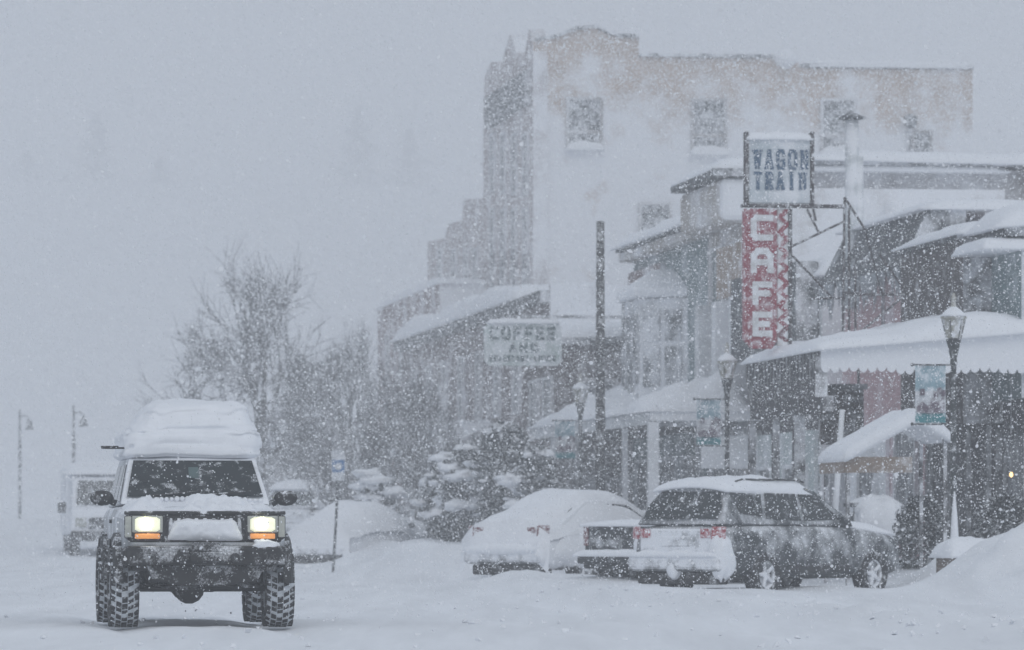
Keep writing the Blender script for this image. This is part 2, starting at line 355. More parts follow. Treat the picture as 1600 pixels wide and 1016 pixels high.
def greenhouse(mb, prof, w0, z0, k, crown=.03):
    """side outline (y, z); half width w0 - k (z - z0)"""
    wf = lambda z: w0 - k * (z - z0)
    n = len(prof); lp = [mb.P((-wf(z), y, z)) for y, z in prof]; rp = [mb.P((wf(z), y, z)) for y, z in prof]
    mp_ = [mb.P((0, y, z + (crown if z > z0 + .2 else 0))) for y, z in prof]
    mb.bm.faces.new(lp); mb.bm.faces.new(rp[::-1])
    for i in range(n):
        j = (i + 1) % n
        mb.bm.faces.new([lp[j], lp[i], mp_[i], mp_[j]]); mb.bm.faces.new([mp_[j], mp_[i], rp[i], rp[j]])
    return wf
def side_panel(mb, poly, wf, off, sd, th=.006):
    a = [(sd * (wf(z) + off), y, z) for y, z in poly]
    mb.prism(a, (sd * th, 0, 0)); return mb
def cyl_cut(x0, x1, y, z, r):
    return MB().lathe([(r, x0), (r, x1)], (0, y, z), 'x', 32)
# ---- the jeep-like off-roader in the foreground
JX, JY = (313 - 800) / F * 50.7, 50.7
ju, jv = uv_of(313, 50.7)
jeep = thing('off_road_car', 'boxy off-road car with lit headlights and a tall slab of snow on its roof', 'car', (JX, JY, ground_z(ju, jv) - .01), R(7.6))
body_secs = []
def ring(hw, zb, zt, zc, zs): return [(0, zb), (hw - .06, zb), (hw, zb + .08), (hw, zs), (hw - .035, zt - .02), (hw - .10, zt), (0, zc)]
for y, hw, zb, zt, zc, zs in ((-.70, .80, .86, 1.185, 1.20, 1.12), (-.67, .835, .84, 1.20, 1.22, 1.13), (-.5, .845, .70, 1.215, 1.25, 1.14), (.0, .85, .62, 1.235, 1.285, 1.15), (.74, .86, .60, 1.27, 1.335, 1.17), (.80, .86, .60, 1.28, 1.33, 1.17), (2.0, .865, .60, 1.28, 1.29, 1.17), (3.3, .86, .62, 1.27, 1.28, 1.17), (3.42, .83, .70, 1.24, 1.25, 1.15)):
    body_secs.append((y, ring(hw, zb, zt, zc, zs)))
b = body_loft(MB(), body_secs).build('body', M_jeep, jeep, bevel=.02)
b = cut(b, [cyl_cut(sx0, sx1, y, .47, .47) for y in (0, 2.576) for sx0, sx1 in ((-1.2, -.5), (.5, 1.2))])
g = MB(); GHP = [(.78, 1.30), (.82, 1.355), (1.27, 1.775), (1.34, 1.80), (3.22, 1.80), (3.30, 1.77), (3.42, 1.27)]
wfj = greenhouse(g, GHP, .80, 1.30, .23, .03)
cab = g.build('cabin', M_jeep, jeep, bevel=.018)
def quad_on_screen(mb, p, n, th=.006):
    mb.prism(p, Vector(n) * th); return mb
def lerp(a, b, t): return Vector(a) + (Vector(b) - Vector(a)) * t
def wsheet(y0, z0, y1, z1, t0, t1, inset, wf, crown0=0, crown1=.03):
    """curved-in-plan windscreen strip as outline"""
    d = Vector((0, y1 - y0, z1 - z0)); nrm = Vector((0, -d.z, d.y)).normalized()
    if nrm.y > 0 and y1 > y0: nrm = -nrm
    out = []
    for t, sgn in ((t0, -1), (t0, 1), (t1, 1), (t1, -1)):
        y = y0 + (y1 - y0) * t; z = z0 + (z1 - z0) * t
        out.append(Vector((sgn * (wf(z) - inset), y, z)) + nrm * .004)
    return out, nrm
p, n_ = wsheet(.82, 1.355, 1.27, 1.775, .02, .95, .055, wfj)
n_ = Vector((0, -.68, .73)).normalized()
p = [q + n_ * .022 for q in p]
g = MB(); g.prism(p, n_ * .006); g.build('windscreen', M_glass, jeep)
g = MB(); q0 = lerp(p[0], p[1], .42); 
g.prism([lerp(lerp(p[0], p[1], t), lerp(p[3], p[2], t), s) + n_ * .008 for t, s in ((.46, .5), (.54, .5), (.54, .8), (.46, .8))], n_ * .004)
g.build('mirror_sticker', mat('pale_green_sticker', (.09, .14, .14), .5, .3), jeep)
for t, l in ((.18, .42), (.55, .42)):                 # wiper arms
    a = lerp(p[0], p[1], t) + n_ * .02; bq = lerp(p[0], p[1], t + .36) + n_ * .03 + Vector((0, .03, .04))
    MB().tube([a, bq], [.012, .008], 5).build('wiper', M_black, jeep)
for sd in (-1, 1):
    for poly in ([(1.02, 1.335), (1.40, 1.73), (1.62, 1.73), (1.62, 1.335)], [(1.70, 1.335), (1.70, 1.73), (2.35, 1.73), (2.35, 1.335)], [(2.43, 1.335), (2.43, 1.73), (3.18, 1.72), (3.28, 1.335)]):
        side_panel(MB(), poly, wfj, .003, sd).build('side_window', M_glass, jeep)
    # flares, doors lines, mirrors
    for yc in (0, 2.576):
        prof = []
        fl = MB()
        for k in range(13):
            t = R(0) + math.pi * k / 12
            prof.append((yc + math.cos(t) * .47, .47 + math.sin(t) * .47))
        for (ya, za), (yb, zb_) in zip(prof, prof[1:]):
            def o_(y, z, e): return (y + (y - yc) / .47 * e, z + (z - .47) / .47 * e)
            a1, b1 = o_(ya, za, .06), o_(yb, zb_, .06)
            x0, x1 = sd * .84, sd * .945
            fl.hexa([(x0, ya, za), (x0, yb, zb_), (x1, yb, zb_), (x1, ya, za)], [(x0, a1[0], a1[1]), (x0, b1[0], b1[1]), (x1 - sd * .03, b1[0], b1[1]), (x1 - sd * .03, a1[0], a1[1])])
        bmesh.ops.remove_doubles(fl.bm, verts=fl.bm.verts, dist=.001)
        fl.build('fender_flare', M_black, jeep)
    mm = MB(); mm.loft([[(sd * (.99 + .13 * math.cos(t) * s), .98 + yy, 1.37 + .085 * math.sin(t) * s) for t in [k * math.pi / 6 for k in range(12)]] for yy, s in ((-.05, .7), (-.03, .95), (.03, 1), (.06, .9))])
    me_ = mm.build('door_mirror', M_black, jeep, smooth=True)
    MB().tube([(sd * .84, 1.0, 1.31), (sd * .93, .99, 1.35)], [.04, .03], 6).build('mirror_arm', M_black, me_)
    hb = MB(); hb.box(sd * .862, sd * .885, 1.42, 1.58, 1.10, 1.14); hb.build('door_handle', M_black, jeep)
    hs = MB(); hs.box(sd * .860, sd * .878, .72, 3.3, .86, .93); hs.build('side_moulding', M_black, jeep, bevel=.006)
    MB().tube([(sd * .9, .42, .56), (sd * .9, 2.15, .56)], .035, 8).build('rock_slider', M_under, jeep)
# front face
fr = MB(); fr.box(-.80, .80, -.725, -.66, .90, 1.19); fr.build('front_panel', M_black, jeep, bevel=.02)
fr = MB(); 
for sd in (-1, 1):
    fr.prism([(sd * .44, -.745, .92), (sd * .36, -.745, 1.16), (sd * .40, -.745, 1.165), (sd * .49, -.745, .92)], (0, .03, 0))
    fr.prism([(sd * .80, -.74, .92), (sd * .84, -.74, .95), (sd * .84, -.74, 1.17), (sd * .80, -.74, 1.19)], (0, .05, 0))
fr.box(-.84, .84, -.742, -.70, 1.185, 1.225)
fr.build('grille_surround', M_black, jeep, bevel=.012)
gr = MB()
for i in range(9): gr.box(-.36 + i * .09 - .02, -.36 + i * .09 + .02, -.735, -.70, .94, 1.15)
gr.build('grille', M_chrome, jeep, bevel=.008)
def blob_sheet(fn, x0, x1, z0, z1, yb, nx, nz):
    m = MB(); g_ = [[m.P((x0 + (x1 - x0) * i / nx, yb - fn(i / nx, j / nz, x0 + (x1 - x0) * i / nx, z0 + (z1 - z0) * j / nz), z0 + (z1 - z0) * j / nz)) for j in range(nz + 1)] for i in range(nx + 1)]
    for i in range(nx):
        for j in range(nz): m.bm.faces.new([g_[i][j], g_[i + 1][j], g_[i + 1][j + 1], g_[i][j + 1]])
    return m
def gs(s, t, x, z):
    e = (1 - abs(2 * s - 1) ** 6) * (1 - abs(2 * t - 1) ** 4); lim = .42 - (z - .9) * .52
    e *= sstep(lim + .04, lim - .03, abs(x)); top = 1.14 + .02 * nz2(x * 9, 3)
    e *= sstep(top + .02, top - .03, z)
    return -.03 + .075 * e * (1 + .35 * fbm(x * 6, z * 6, 4))
blob_sheet(gs, -.45, .45, .90, 1.20, -.73, 50, 26).build('grille_snow', M_snow, jeep, smooth=True)
for sd in (-1, 1):
    c = sd * .60
    hb = MB(); hb.box(c - .16, c + .16, -.75, -.70, 1.0, 1.175); hl = hb.build('headlight', M_lampd, jeep, bevel=.012)
    lp = MB(); lp.loft([[(c + sx * a * ss, -.752 - dp, 1.085 + sz * bq * ss) for sx, sz in ((-1, -.7), (-.7, -1), (.7, -1), (1, -.7), (1, .7), (.7, 1), (-.7, 1), (-1, .7))] for dp, ss, a, bq in ((0, 1, .13, .075), (.012, .85, .13, .075), (.018, .5, .13, .075))])
    lp.build('lens', M_lampg, hl, smooth=False)
    lp = MB(); lp.lathe([(.01, -.79), (.038, -.787), (.060, -.78), (.064, -.772)], (c - .012, 0, 1.092), 'y', 18); lp.build('bulb', M_lamp, hl)
    am = MB(); am.box(c - .13, c + .13, -.752, -.70, .935, .99); am.build('indicator', M_amber, jeep, bevel=.01)
    cm = MB(); cm.box(c + sd * .165, c + sd * .235, -.745, -.60, .95, 1.17); cm.build('corner_lamp', M_lampd, jeep, bevel=.012)
# bumper and underbody
bp = MB(); bp.box(-.83, .83, -.90, -.72, .66, .86); bp.box(-.86, -.80, -.86, -.45, .66, .84); bp.box(.80, .86, -.86, -.45, .66, .84)
bp.build('front_bumper', M_under, jeep, bevel=.03)
bp = MB(); bp.prism([(-.62, -.80, .66), (-.55, -.78, .5), (-.2, -.76, .44), (.2, -.76, .44), (.55, -.78, .5), (.62, -.80, .66)], (0, .2, 0)); bp.build('skid_plate', M_under, jeep, bevel=.02)
for x in (-.28, .30): MB().lathe([(.05, -.96), (.05, -.88)], (x, 0, .74), 'y', 10).build('tow_hook', M_black, jeep)
bp = MB(); bp.box(-.17, .17, -.93, -.88, .70, .80); bp.build('winch_fairlead', M_under, jeep, bevel=.01)
bp = MB(); bp.box(-.15, .15, -.915, -.90, .81, .90); bp.build('number_plate', M_under, jeep)
for y in (0, 2.576):
    ax = MB(); ax.tube([(-.72, y, .425), (.72, y, .425)], .05, 10)
    ax.lathe([(.05, -.16), (.13, -.12), (.165, 0), (.13, .12), (.05, .16)], (-.12 if y == 0 else 0, y, .41), 'y', 14)
    for sd in (-1, 1): ax.lathe([(.08, .45), (.08, .95)], (sd * .52, y, 0), 'z', 10); ax.tube([(sd * .5, y + .1, .4), (sd * .45, y + .9, .6)], .035, 6)
    ax.build('axle', M_under, jeep, smooth=True)
ms = MB()
for (x, y0, z, r) in ((-.5, -.3, .58, .11), (.1, .3, .52, .16), (.45, .1, .56, .12), (-.2, .6, .5, .15)):
    ms.lathe([(r * .5, -.2), (r, -.1), (r, .5), (r * .6, .6)], (x, y0, z), 'y', 10)
ms.box(-.6, .6, -.35, 3.2, .58, .66); ms.box(-.75, .75, -.55, -.40, .60, .80)
ms.tube([(-.7, -.2, .40), (.6, -.25, .44)], .025, 6)
ms.build('underbody', M_under, jeep)
for x in (-.47, .47):
    t_ = MB(); t_.box(x - .16, x + .16, 2.2, 2.24, .35, .75); t_.build('mud_flap', M_under, jeep)
for sd in (-1, 1):
    for y in (0, 2.576): tyre_thing(jeep, sd * .815, y, .425, .30, sd, True)
rb = MB(); rb.box(-.97, -.72, 1.5, 1.58, 1.905, 1.925); rb.box(-.97, -.78, 1.62, 1.66, 1.92, 1.94); rb.build('roof_rack_bar', M_black, jeep)
# snow on the roof: a tall layered slab
def slab_ring(z, hl, hr, y0, y1, n=110, seed=0):
    out = []
    z = 1.815 + (z - 1.815) * 1.10
    for i in range(n):
        t = i * 2 * math.pi / n; c, s = math.cos(t), math.sin(t)
        e = .26; cx = math.copysign(abs(c) ** e, c); sy = math.copysign(abs(s) ** e, s)
        x = cx * (hr if cx > 0 else hl); y = (y0 + y1) / 2 + sy * (y1 - y0) / 2
        k = 1 + .04 * fbm(x * 1.6, y * 1.6, z * 4 + seed, 5) + .035 * sstep(-.03, .05, fbm(x * 1.3, y * 1.3, z * 7 + 2, 4)) - .02 + .03 * sstep(.02, .0, abs(z - 2.10 - .04 * nz2(x * 2, y * 2))) * -1
        out.append((x * k, (y - 2.2) * k + 2.2, z + .035 * fbm(x * 2.5, y * 2.5, seed + 2 + z, 4)))
    return out
lv = [(1.815, .71, .71, 1.27, 3.36), (1.84, .755, .75, 1.22, 3.40), (1.93, .75, .755, 1.21, 3.41), (2.02, .73, .735, 1.24, 3.40), (2.075, .70, .715, 1.28, 3.38), (2.10, .66, .70, 1.33, 3.36), (2.15, .60, .69, 1.33, 3.36), (2.24, .53, .665, 1.37, 3.33), (2.32, .46, .62, 1.44, 3.28), (2.37, .38, .52, 1.6, 3.15), (2.395, .22, .3, 1.95, 2.95), (2.40, .05, .05, 2.3, 2.6)]
lv = [tuple(a + (b - a) * i / 5 for a, b in zip(l0, l1)) for l0, l1 in zip(lv, lv[1:]) for i in range(5)] + [lv[-1]]
s_ = MB(); s_.loft([slab_ring(*l, seed=3) for l in lv]); s_.build('roof_snow', M_snow, jeep, smooth=True)
def hoodf(s, t, x, y):
    base = 1.20 + (y + .68) / 1.44 * .10 + (.03 + .03 * t) * (1 - (x / .8) ** 2)
    m = fbm(x * 2.2 + 4, y * 2.2, 6, 4) + .15 * (1 - 2 * abs(t - .5))
    e = sstep(-.05, .45, m) * (1 - abs(2 * s - 1) ** 8) * (1 - abs(2 * t - 1) ** 10)
    return base - .03 + e * .10 * (1 + .5 * fbm(x * 7, y * 7, 2))
s_ = MB(); s_.sheet(hoodf, -.80, .80, -.70, .80, 60, 50); s_.build('hood_snow', M_snow, jeep, smooth=True)
s_ = MB(); 
for i in range(26):
    x = -.7 + i * .056; r = .028 * (1 + .6 * nz2(x * 9, 2)); s_.lathe([(r * .3, -r), (r, -r * .3), (r, r * .4), (r * .3, r)], (x, .80 + .01 * nz2(x, 4), 1.36 - .025 * (x / .7) ** 2), 'z', 7)
s_.build('cowl_snow', M_snow, jeep, smooth=True)

# ---- generic estate / saloon builder
def road_car(name, label, px, Y, rot, z, paint, rearm, roof='estate', snow_h=.10, glass=True, group=None, lens=True):
    redm = M_red if roof == 'estate' else M_redd
    x = (px - 800) / F * Y
    root = thing(name, label, 'car', (x, Y, z), rot, group)      # origin: ground below the middle of the tail
    Lx = 4.62; fo, ro, wb = .92, 1.0, 2.66                        # local: tail at y = 0, nose towards -y
    yr, yf = -ro, -ro - wb
    def rg(hw, zb, zs, zt, zc): return [(0, zb), (hw - .12, zb), (hw - .02, zb + .12), (hw, zs), (hw - .03, zt - .08), (hw - .12, zt), (0, zc)]
    tz = 1.02 if roof == 'estate' else 1.03
    secs = [(-Lx, rg(.60, .40, .55, .68, .70)), (-Lx + .06, rg(.72, .32, .58, .80, .84)), (-Lx + .3, rg(.83, .27, .62, .93, .97)), (-Lx + .9, rg(.87, .26, .66, 1.0, 1.05)), (-Lx + 1.45, rg(.885, .26, .68, 1.04, 1.10)), (-2.2, rg(.89, .26, .68, 1.06, 1.07)), (-1.0, rg(.89, .27, .70, 1.07, 1.08)), (-.35, rg(.88, .30, .70, tz + .04, tz + .06)), (-.08, rg(.85, .34, .66, tz, tz + .02)), (0, rg(.78, .40, .60, tz - .08, tz - .06))]
    bd = body_loft(MB(), secs).build('body', paint, root, smooth=True, bevel=.0, sub=1)
    cut(bd, [cyl_cut(a, c, y, .34, .39) for y in (yr, yf) for a, c in ((-1.1, -.55), (.55, 1.1))])
    ro_z = 1.60 if roof == 'estate' else 1.44
    if roof == 'estate':
        prof = [(-3.25, 1.02), (-3.2, 1.08), (-2.45, 1.52), (-2.25, ro_z - .01), (-1.6, ro_z + .01), (-.55, ro_z - .02), (-.36, ro_z - .08), (-.06, 1.04)]
    else:
        prof = [(-3.2, 1.02), (-3.15, 1.06), (-2.4, 1.39), (-2.2, ro_z), (-1.5, ro_z), (-1.2, ro_z - .03), (-.45, 1.06), (-.42, 1.0)]
    g = MB(); wf = greenhouse(g, prof, .80, 1.05, .30, .03); cb = g.build('cabin', paint, root, bevel=.05, seg=3)
    if glass:
        for sd in (-1, 1):
            for poly in (([(-2.93, 1.12), (-2.40, 1.46), (-2.02, 1.49), (-2.02, 1.10)], [(-1.94, 1.10), (-1.94, 1.49), (-1.20, 1.50), (-1.10, 1.13)], [(-1.02, 1.16), (-1.10, 1.48), (-.62, 1.46), (-.45, 1.32), (-.5, 1.2)]) if roof == 'estate' else ([(-2.85, 1.10), (-2.35, 1.36), (-1.95, 1.38), (-1.95, 1.09)], [(-1.87, 1.09), (-1.87, 1.38), (-1.25, 1.34), (-.85, 1.12)])):
                side_panel(MB(), poly, wf, .004, sd).build('side_window', M_glass, root)
        n_ = Vector((0, .96, .28)) if roof == 'estate' else Vector((0, .45, .89))
        (ya, za), (yb, zb) = (prof[-1], prof[-2]) if roof == 'estate' else (prof[-2], prof[-3])
        pts = []
        for t, sg, ins in ((.16, -1, .10), (.16, 1, .10), (.55, 1, .05), (.97, 1, .13), (.97, -1, .13), (.55, -1, .05)):
            y, zz = ya + (yb - ya) * t, za + (zb - za) * t; pts.append(Vector((sg * (wf(zz) - ins), y, zz)) + n_ * .034)
        rw = MB(); rw.prism(pts, n_ * .006); rw = rw.build('rear_window', M_glass, root)
        if roof == 'estate': MB().tube([(-.05, -.015, 1.16), (.38, .0, 1.17)], [.014, .01], 5).build('rear_wiper', M_black, rw)
        n2 = Vector((0, -.5, .86)); (ya, za), (yb, zb) = prof[1], prof[2]
        pts = [Vector((sg * (wf(za + (zb - za) * t) - .07), ya + (yb - ya) * t, za + (zb - za) * t)) + n2 * .034 for t, sg in ((.08, -1), (.08, 1), (.95, 1), (.95, -1))]
        ws = MB(); ws.prism(pts, n2 * .006); ws.build('windscreen', M_wgl, root)
    # tail
    tg = MB(); tg.box(-.66, .66, -.05, .035, .62, .99); tg.build('tailgate', rearm, root, bevel=.03)
    pl = MB(); pl.box(-.26, .26, .02, .045, .74, .88); pl.build('number_plate', M_rear, root, bevel=.01)
    bm_ = MB(); bm_.box(-.84, .84, -.22, .12, .38, .62); bm_.build('rear_bumper', rearm, root, bevel=.07, seg=3)
    uv_ = MB(); uv_.box(-.72, .72, -.3, .02, .20, .37); uv_.build('underbody', M_under, root, bevel=.03)
    if lens:
        for sd in (-1, 1):
            l = MB(); l.prism([(sd * .66, .02, .84), (sd * .84, -.06, .84), (sd * .845, -.08, 1.02), (sd * .66, .0, 1.02)], (0, .045, 0)); l.build('tail_light', redm, root, bevel=.015)
            l = MB(); l.prism([(sd * .46, .038, .86), (sd * .64, .038, .86), (sd * .64, .038, .99), (sd * .46, .038, .99)], (0, .012, 0)); l.build('tail_light', redm, root, bevel=.01)
    for sd in (-1, 1):
        m_ = MB(); m_.loft([[(sd * (.98 + .10 * math.cos(t) * s), -2.78 + yy, 1.12 + .075 * math.sin(t) * s) for t in [k * math.pi / 5 for k in range(10)]] for yy, s in ((-.07, .5), (-.03, .9), (.03, 1), (.05, .8))]); m_.build('door_mirror', M_darkpaint, root, smooth=True)
        if roof == 'estate':
            MB().tube([(sd * .56, -2.3, 1.66), (sd * .56, -2.2, 1.69), (sd * .56, -.8, 1.69), (sd * .56, -.65, 1.66)], .016, 6).build('roof_rail', M_black, root)
            for yh in (-1.85, -.98 - .15): hh = MB(); hh.box(sd * .885, sd * .91, yh, yh + .17, .93, .96); hh.build('door_handle', paint, root)
            cl_ = MB(); cl_.box(sd * .875, sd * .90, -3.0, -1.55, .36, .46); cl_.build('side_cladding', M_black, root, bevel=.01)
        for y in (yr, yf): tyre_thing(root, sd * .79, y, .335, .22, sd, False, M_rimsnow)
    # snow lying on the car
    def hz(y):
        for (ya, za), (yb, zb) in zip(prof, prof[1:]):
            if ya <= y <= yb and yb > ya: return za + (zb - za) * (y - ya) / (yb - ya)
        return .9
    return root, prof, wf
M_wgl = mat('green_car_glass', (.05, .085, .085), .15, .3, 3, snow=.36, sk=.1, sscale=6, fine=.3, bump=0)
M_rimsnow = mat('snow_packed_rim', (.12, .13, .14), .5, .3, 8, snow=.58, sk=.2, sscale=9, bump=.3)
fu, fv = uv_of(1060, 77.5)
forester, prf, wff = road_car('estate_car', 'dark estate car with clear rear window and red tail lights, parked nose to the pavement', 1058, 72.2, R(140), -.04, M_darkpaint, M_rear)
def roofsnow(root, x0, x1, y0, y1, zf, h, seed, name='roof_snow', p=4, **k):
    m_ = MB(); snow_slab(m_, x0, x1, y0, y1, zf, h, seed, 36, 48, p, **k); return m_.build(name, M_snow, root, smooth=True)
roofsnow(forester, -.62, .62, -2.4, -.33, lambda x, y: 1.60 - .06 * max(0, -1.9 - y) / .5 - .05 * (x / .6) ** 2, .14, 4, p=5, amp=.35, fr=2)
roofsnow(forester, -.72, .72, -4.3, -3.25, lambda x, y: .97 + (y + 4.3) * .11 - .05 * (x / .7) ** 2, .07, 8, 'hood_snow', amp=.7, fr=3)
roofsnow(forester, -.78, .78, -.02, .12, lambda x, y: .615, .055, 9, 'bumper_snow', amp=.5, fr=3, over=.02)
def lump(root, c, rx, ry, rz, seed, name, amp=.25):
    m_ = MB(); n = 22
    rings = []
    for i in range(1, 12):
        ph = math.pi * i / 12 - math.pi / 2
        rings.append([Vector(c) + Vector((rx * math.cos(ph) * math.cos(t), ry * math.cos(ph) * math.sin(t), rz * math.sin(ph))) * (1 + amp * fbm(math.cos(t) * 1.3 + seed, math.sin(t) * 1.3, ph * 1.2)) for t in [k * 2 * math.pi / n for k in range(n)]])
    m_.loft(rings); return m_.build(name, M_snow, root, smooth=True)
lump(jeep, (.60, -.84, .87), .13, .06, .055, 9, 'bumper_snow', .55); lump(jeep, (.70, -.80, .86), .07, .06, .04, 11, 'bumper_snow', .5)
lump(forester, (-.74, -.10, .60), .17, .22, .34, 3, 'corner_snow')
lump(forester, (.02, .05, .40), .10, .10, .14, 5, 'bumper_drip')
# snow-buried saloon
sedan, prs, wfs = road_car('buried_saloon', 'parked car wholly rounded over by smooth snow, left of the pickup', 792, 86.5, R(142), -.05, M_greypaint, M_rear, 'saloon', glass=True, lens=True)
def buried_cover(root, prof, seed, extra=.16, hw=.93):
    top = [(-4.7, .72), (-4.45, .95), (-3.5, 1.12)] + [(y, z + .03) for y, z in prof[1:-1]] + [(-.1, 1.05), (.06, .98), (.1, .80)]
    top.sort()
    def hz(y):
        for (ya, za), (yb, zb) in zip(top, top[1:]):
            if ya <= y <= yb: return za + (zb - za) * (y - ya) / max(1e-6, yb - ya)
        return top[-1][1]
    def f(s, t, x, y):
        h = sum(hz(y + d) for d in (-.3, -.15, 0, .15, .3)) / 5
        q = abs(x) / hw
        return (h + extra * (1 + .3 * fbm(x * 1.2, y * 1.2, seed))) - (h - .62 + extra) * max(0, q - .25) ** 2.6 * 1.4 - .55 * sstep(.04, .1, y) - .4 * sstep(-4.5, -4.7, y)
    m_ = MB(); m_.sheet(f, -hw, hw, -4.7, .10, 34, 70); return m_.build('snow_cover', M_snow, root, smooth=True)
buried_cover(sedan, prs, 2); sedan.scale = (1.09,) * 3; forester.scale = (1.04, 1.04, 1.06)
lump(sedan, (-.80, -.20, .60), .12, .42, .30, 12, 'corner_snow', .2)
lump(sedan, (-.86, -1.0, .62), .14, .9, .30, 13, 'side_drift', .25)
lump(sedan, (0, .06, .62), .85, .14, .10, 6, 'bumper_snow', .15)
# ---- dark pickup between them
def pickup(name, label, px, Y, rot, z, paint, bed=True):
    root = thing(name, label, 'pickup truck', ((px - 800) / F * Y, Y, z), rot)
    def rg(hw, zb, zt): return [(0, zb), (hw - .08, zb), (hw, zb + .1), (hw, zt - .06), (hw - .04, zt), (0, zt + .02)]
    secs = [(-5.4, rg(.86, .45, 1.05)), (-5.3, rg(.93, .42, 1.12)), (-4.2, rg(.95, .45, 1.18)), (-3.9, rg(.95, .48, 1.14)), (-2.0, rg(.95, .48, 1.14))]
    b_ = body_loft(MB(), secs).build('front_body', paint, root, bevel=.04)
    cut(b_, [cyl_cut(a, c, -4.5, .40, .46) for a, c in ((-1.2, -.6), (.6, 1.2))])
    g = MB(); wf = greenhouse(g, [(-4.05, 1.10), (-4.0, 1.16), (-3.35, 1.55), (-3.2, 1.60), (-2.15, 1.60), (-1.98, 1.12)], .86, 1.12, .25, .03); g.build('cab', paint, root, bevel=.04)
    for sd in (-1, 1):
        side_panel(MB(), [(-3.7, 1.2), (-3.3, 1.5), (-2.85, 1.52), (-2.85, 1.2)], wf, .004, sd).build('side_window', M_glass, root)
        side_panel(MB(), [(-2.78, 1.2), (-2.78, 1.52), (-2.3, 1.52), (-2.2, 1.2)], wf, .004, sd).build('side_window', M_glass, root)
    rw = MB(); rw.prism([(-.6, -2.03, 1.2), (.6, -2.03, 1.2), (.55, -2.1, 1.5), (-.55, -2.1, 1.5)], (0, .02, .0)); rw.build('rear_window', M_glass, root)
    ws = MB(); n2 = Vector((0, -.5, .85)); ws.prism([Vector(q) + n2 * .03 for q in ((-.75, -3.95, 1.2), (.75, -3.95, 1.2), (.66, -3.38, 1.53), (-.66, -3.38, 1.53))], n2 * .006); ws.build('windscreen', M_glass, root)
    bd = MB(); bd.box(-.95, -.86, -1.95, -.02, .5, 1.10); bd.box(.86, .95, -1.95, -.02, .5, 1.10); bd.box(-.86, .86, -1.95, -.06, .5, .62); bd.box(-.86, .86, -1.95, -1.88, .62, 1.10)
    bd = bd.build('cargo_bed', paint, root, bevel=.02); cut(bd, [cyl_cut(a, c, -1.15, .40, .46) for a, c in ((-1.2, -.7), (.7, 1.2))])
    tg = MB(); tg.box(-.84, .84, -.05, .03, .58, 1.09); tg = tg.build('tailgate', paint, root, bevel=.02)
    hd = MB(); hd.box(-.14, .14, .03, .05, .93, 1.02); hd.build('handle', M_black, tg, bevel=.01)
    for sd in (-1, 1):
        l = MB(); l.box(sd * .845, sd * .94, -.06, .04, .72, 1.05); l.build('tail_light', M_redd, root, bevel=.015)
        for y in (-1.15, -4.5): tyre_thing(root, sd * .83, y, .38, .26, sd, False, M_rimsnow)
    bp = MB(); bp.box(-.92, .92, .05, .25, .42, .58); bp.box(-.9, .9, -.1, .1, .34, .44); bp.build('rear_bumper', paint, root, bevel=.03)
    return root
M_pick = mat('black_truck_paint', (.028, .033, .038), .4, .2, 3, snow=.285, sk=.4, sscale=3.4, fine=.2, bump=.05, soft=.12)
pk = pickup('pickup_truck', 'dark pickup with snow along its tailgate, parked between the estate car and the buried car', 985, 79.6, R(143), .0, M_pick)
roofsnow(pk, -.94, .94, -1.9, .03, lambda x, y: 1.07, .08, 5, 'bed_snow', fr=2)
roofsnow(pk, -.70, .70, -3.2, -2.1, lambda x, y: 1.60, .12, 6, 'roof_snow', fr=2)
roofsnow(pk, -.86, .86, -5.3, -4.05, lambda x, y: 1.14, .10, 7, 'hood_snow', fr=2)
roofsnow(pk, -.92, .92, .05, .26, lambda x, y: .57, .09, 8, 'bumper_snow', fr=3)
lump(pk, (-.55, .16, .70), .36, .18, .22, 8, 'drift_on_bumper')
# ---- far vehicles
tr = thing('delivery_truck', 'pale snow-caked truck following far behind the off-road car', 'truck', S(uv_of(170, 133)[0], uv_of(170, 133)[1], .15), R(7.6)); tr.scale = (1.15,) * 3
M_farw = mat('snow_caked_white_paint', (.42, .44, .47), .5, .2, 3, snow=.55, sk=.4, sscale=1.6)
q = MB(); q.box(-.98, .98, .9, 4.6, .55, 2.15); q.build('cargo_box', M_farw, tr, bevel=.06)
q = MB(); greenhouse(q, [(-.55, .55), (-.55, 1.05), (-.35, 1.18), (.0, 1.25), (.42, 1.95), (.9, 1.98), (.9, .55)], .92, .9, .08, .03); q.build('cab', M_farw, tr, bevel=.06)
q = MB(); q.prism([(-.78, -.02, 1.29), (.78, -.02, 1.29), (.72, .33, 1.86), (-.72, .33, 1.86)], (0, -.03, .015)); q.build('windscreen', M_glass, tr)
q = MB(); q.box(-.94, .94, -.68, -.5, .42, .66); q.build('front_bumper', M_under, tr, bevel=.03)
q = MB(); q.box(-.5, .5, -.575, -.55, .72, .98); q.build('grille', M_black, tr)
for sd in (-1, 1):
    q = MB(); q.box(sd * .56, sd * .82, -.58, -.54, .75, .98); q.build('headlight', M_lampd, tr, bevel=.02)
    q = MB(); q.box(sd * 1.02, sd * 1.22, .1, .16, 1.10, 1.36); q.build('door_mirror', M_black, tr, bevel=.02)
    for y in (.2, 3.6): tyre_thing(tr, sd * .82, y, .38, .24, sd)
roofsnow(tr, -.95, .95, .4, 4.6, lambda x, y: 2.05 if y < .9 else 2.14, .22, 3)
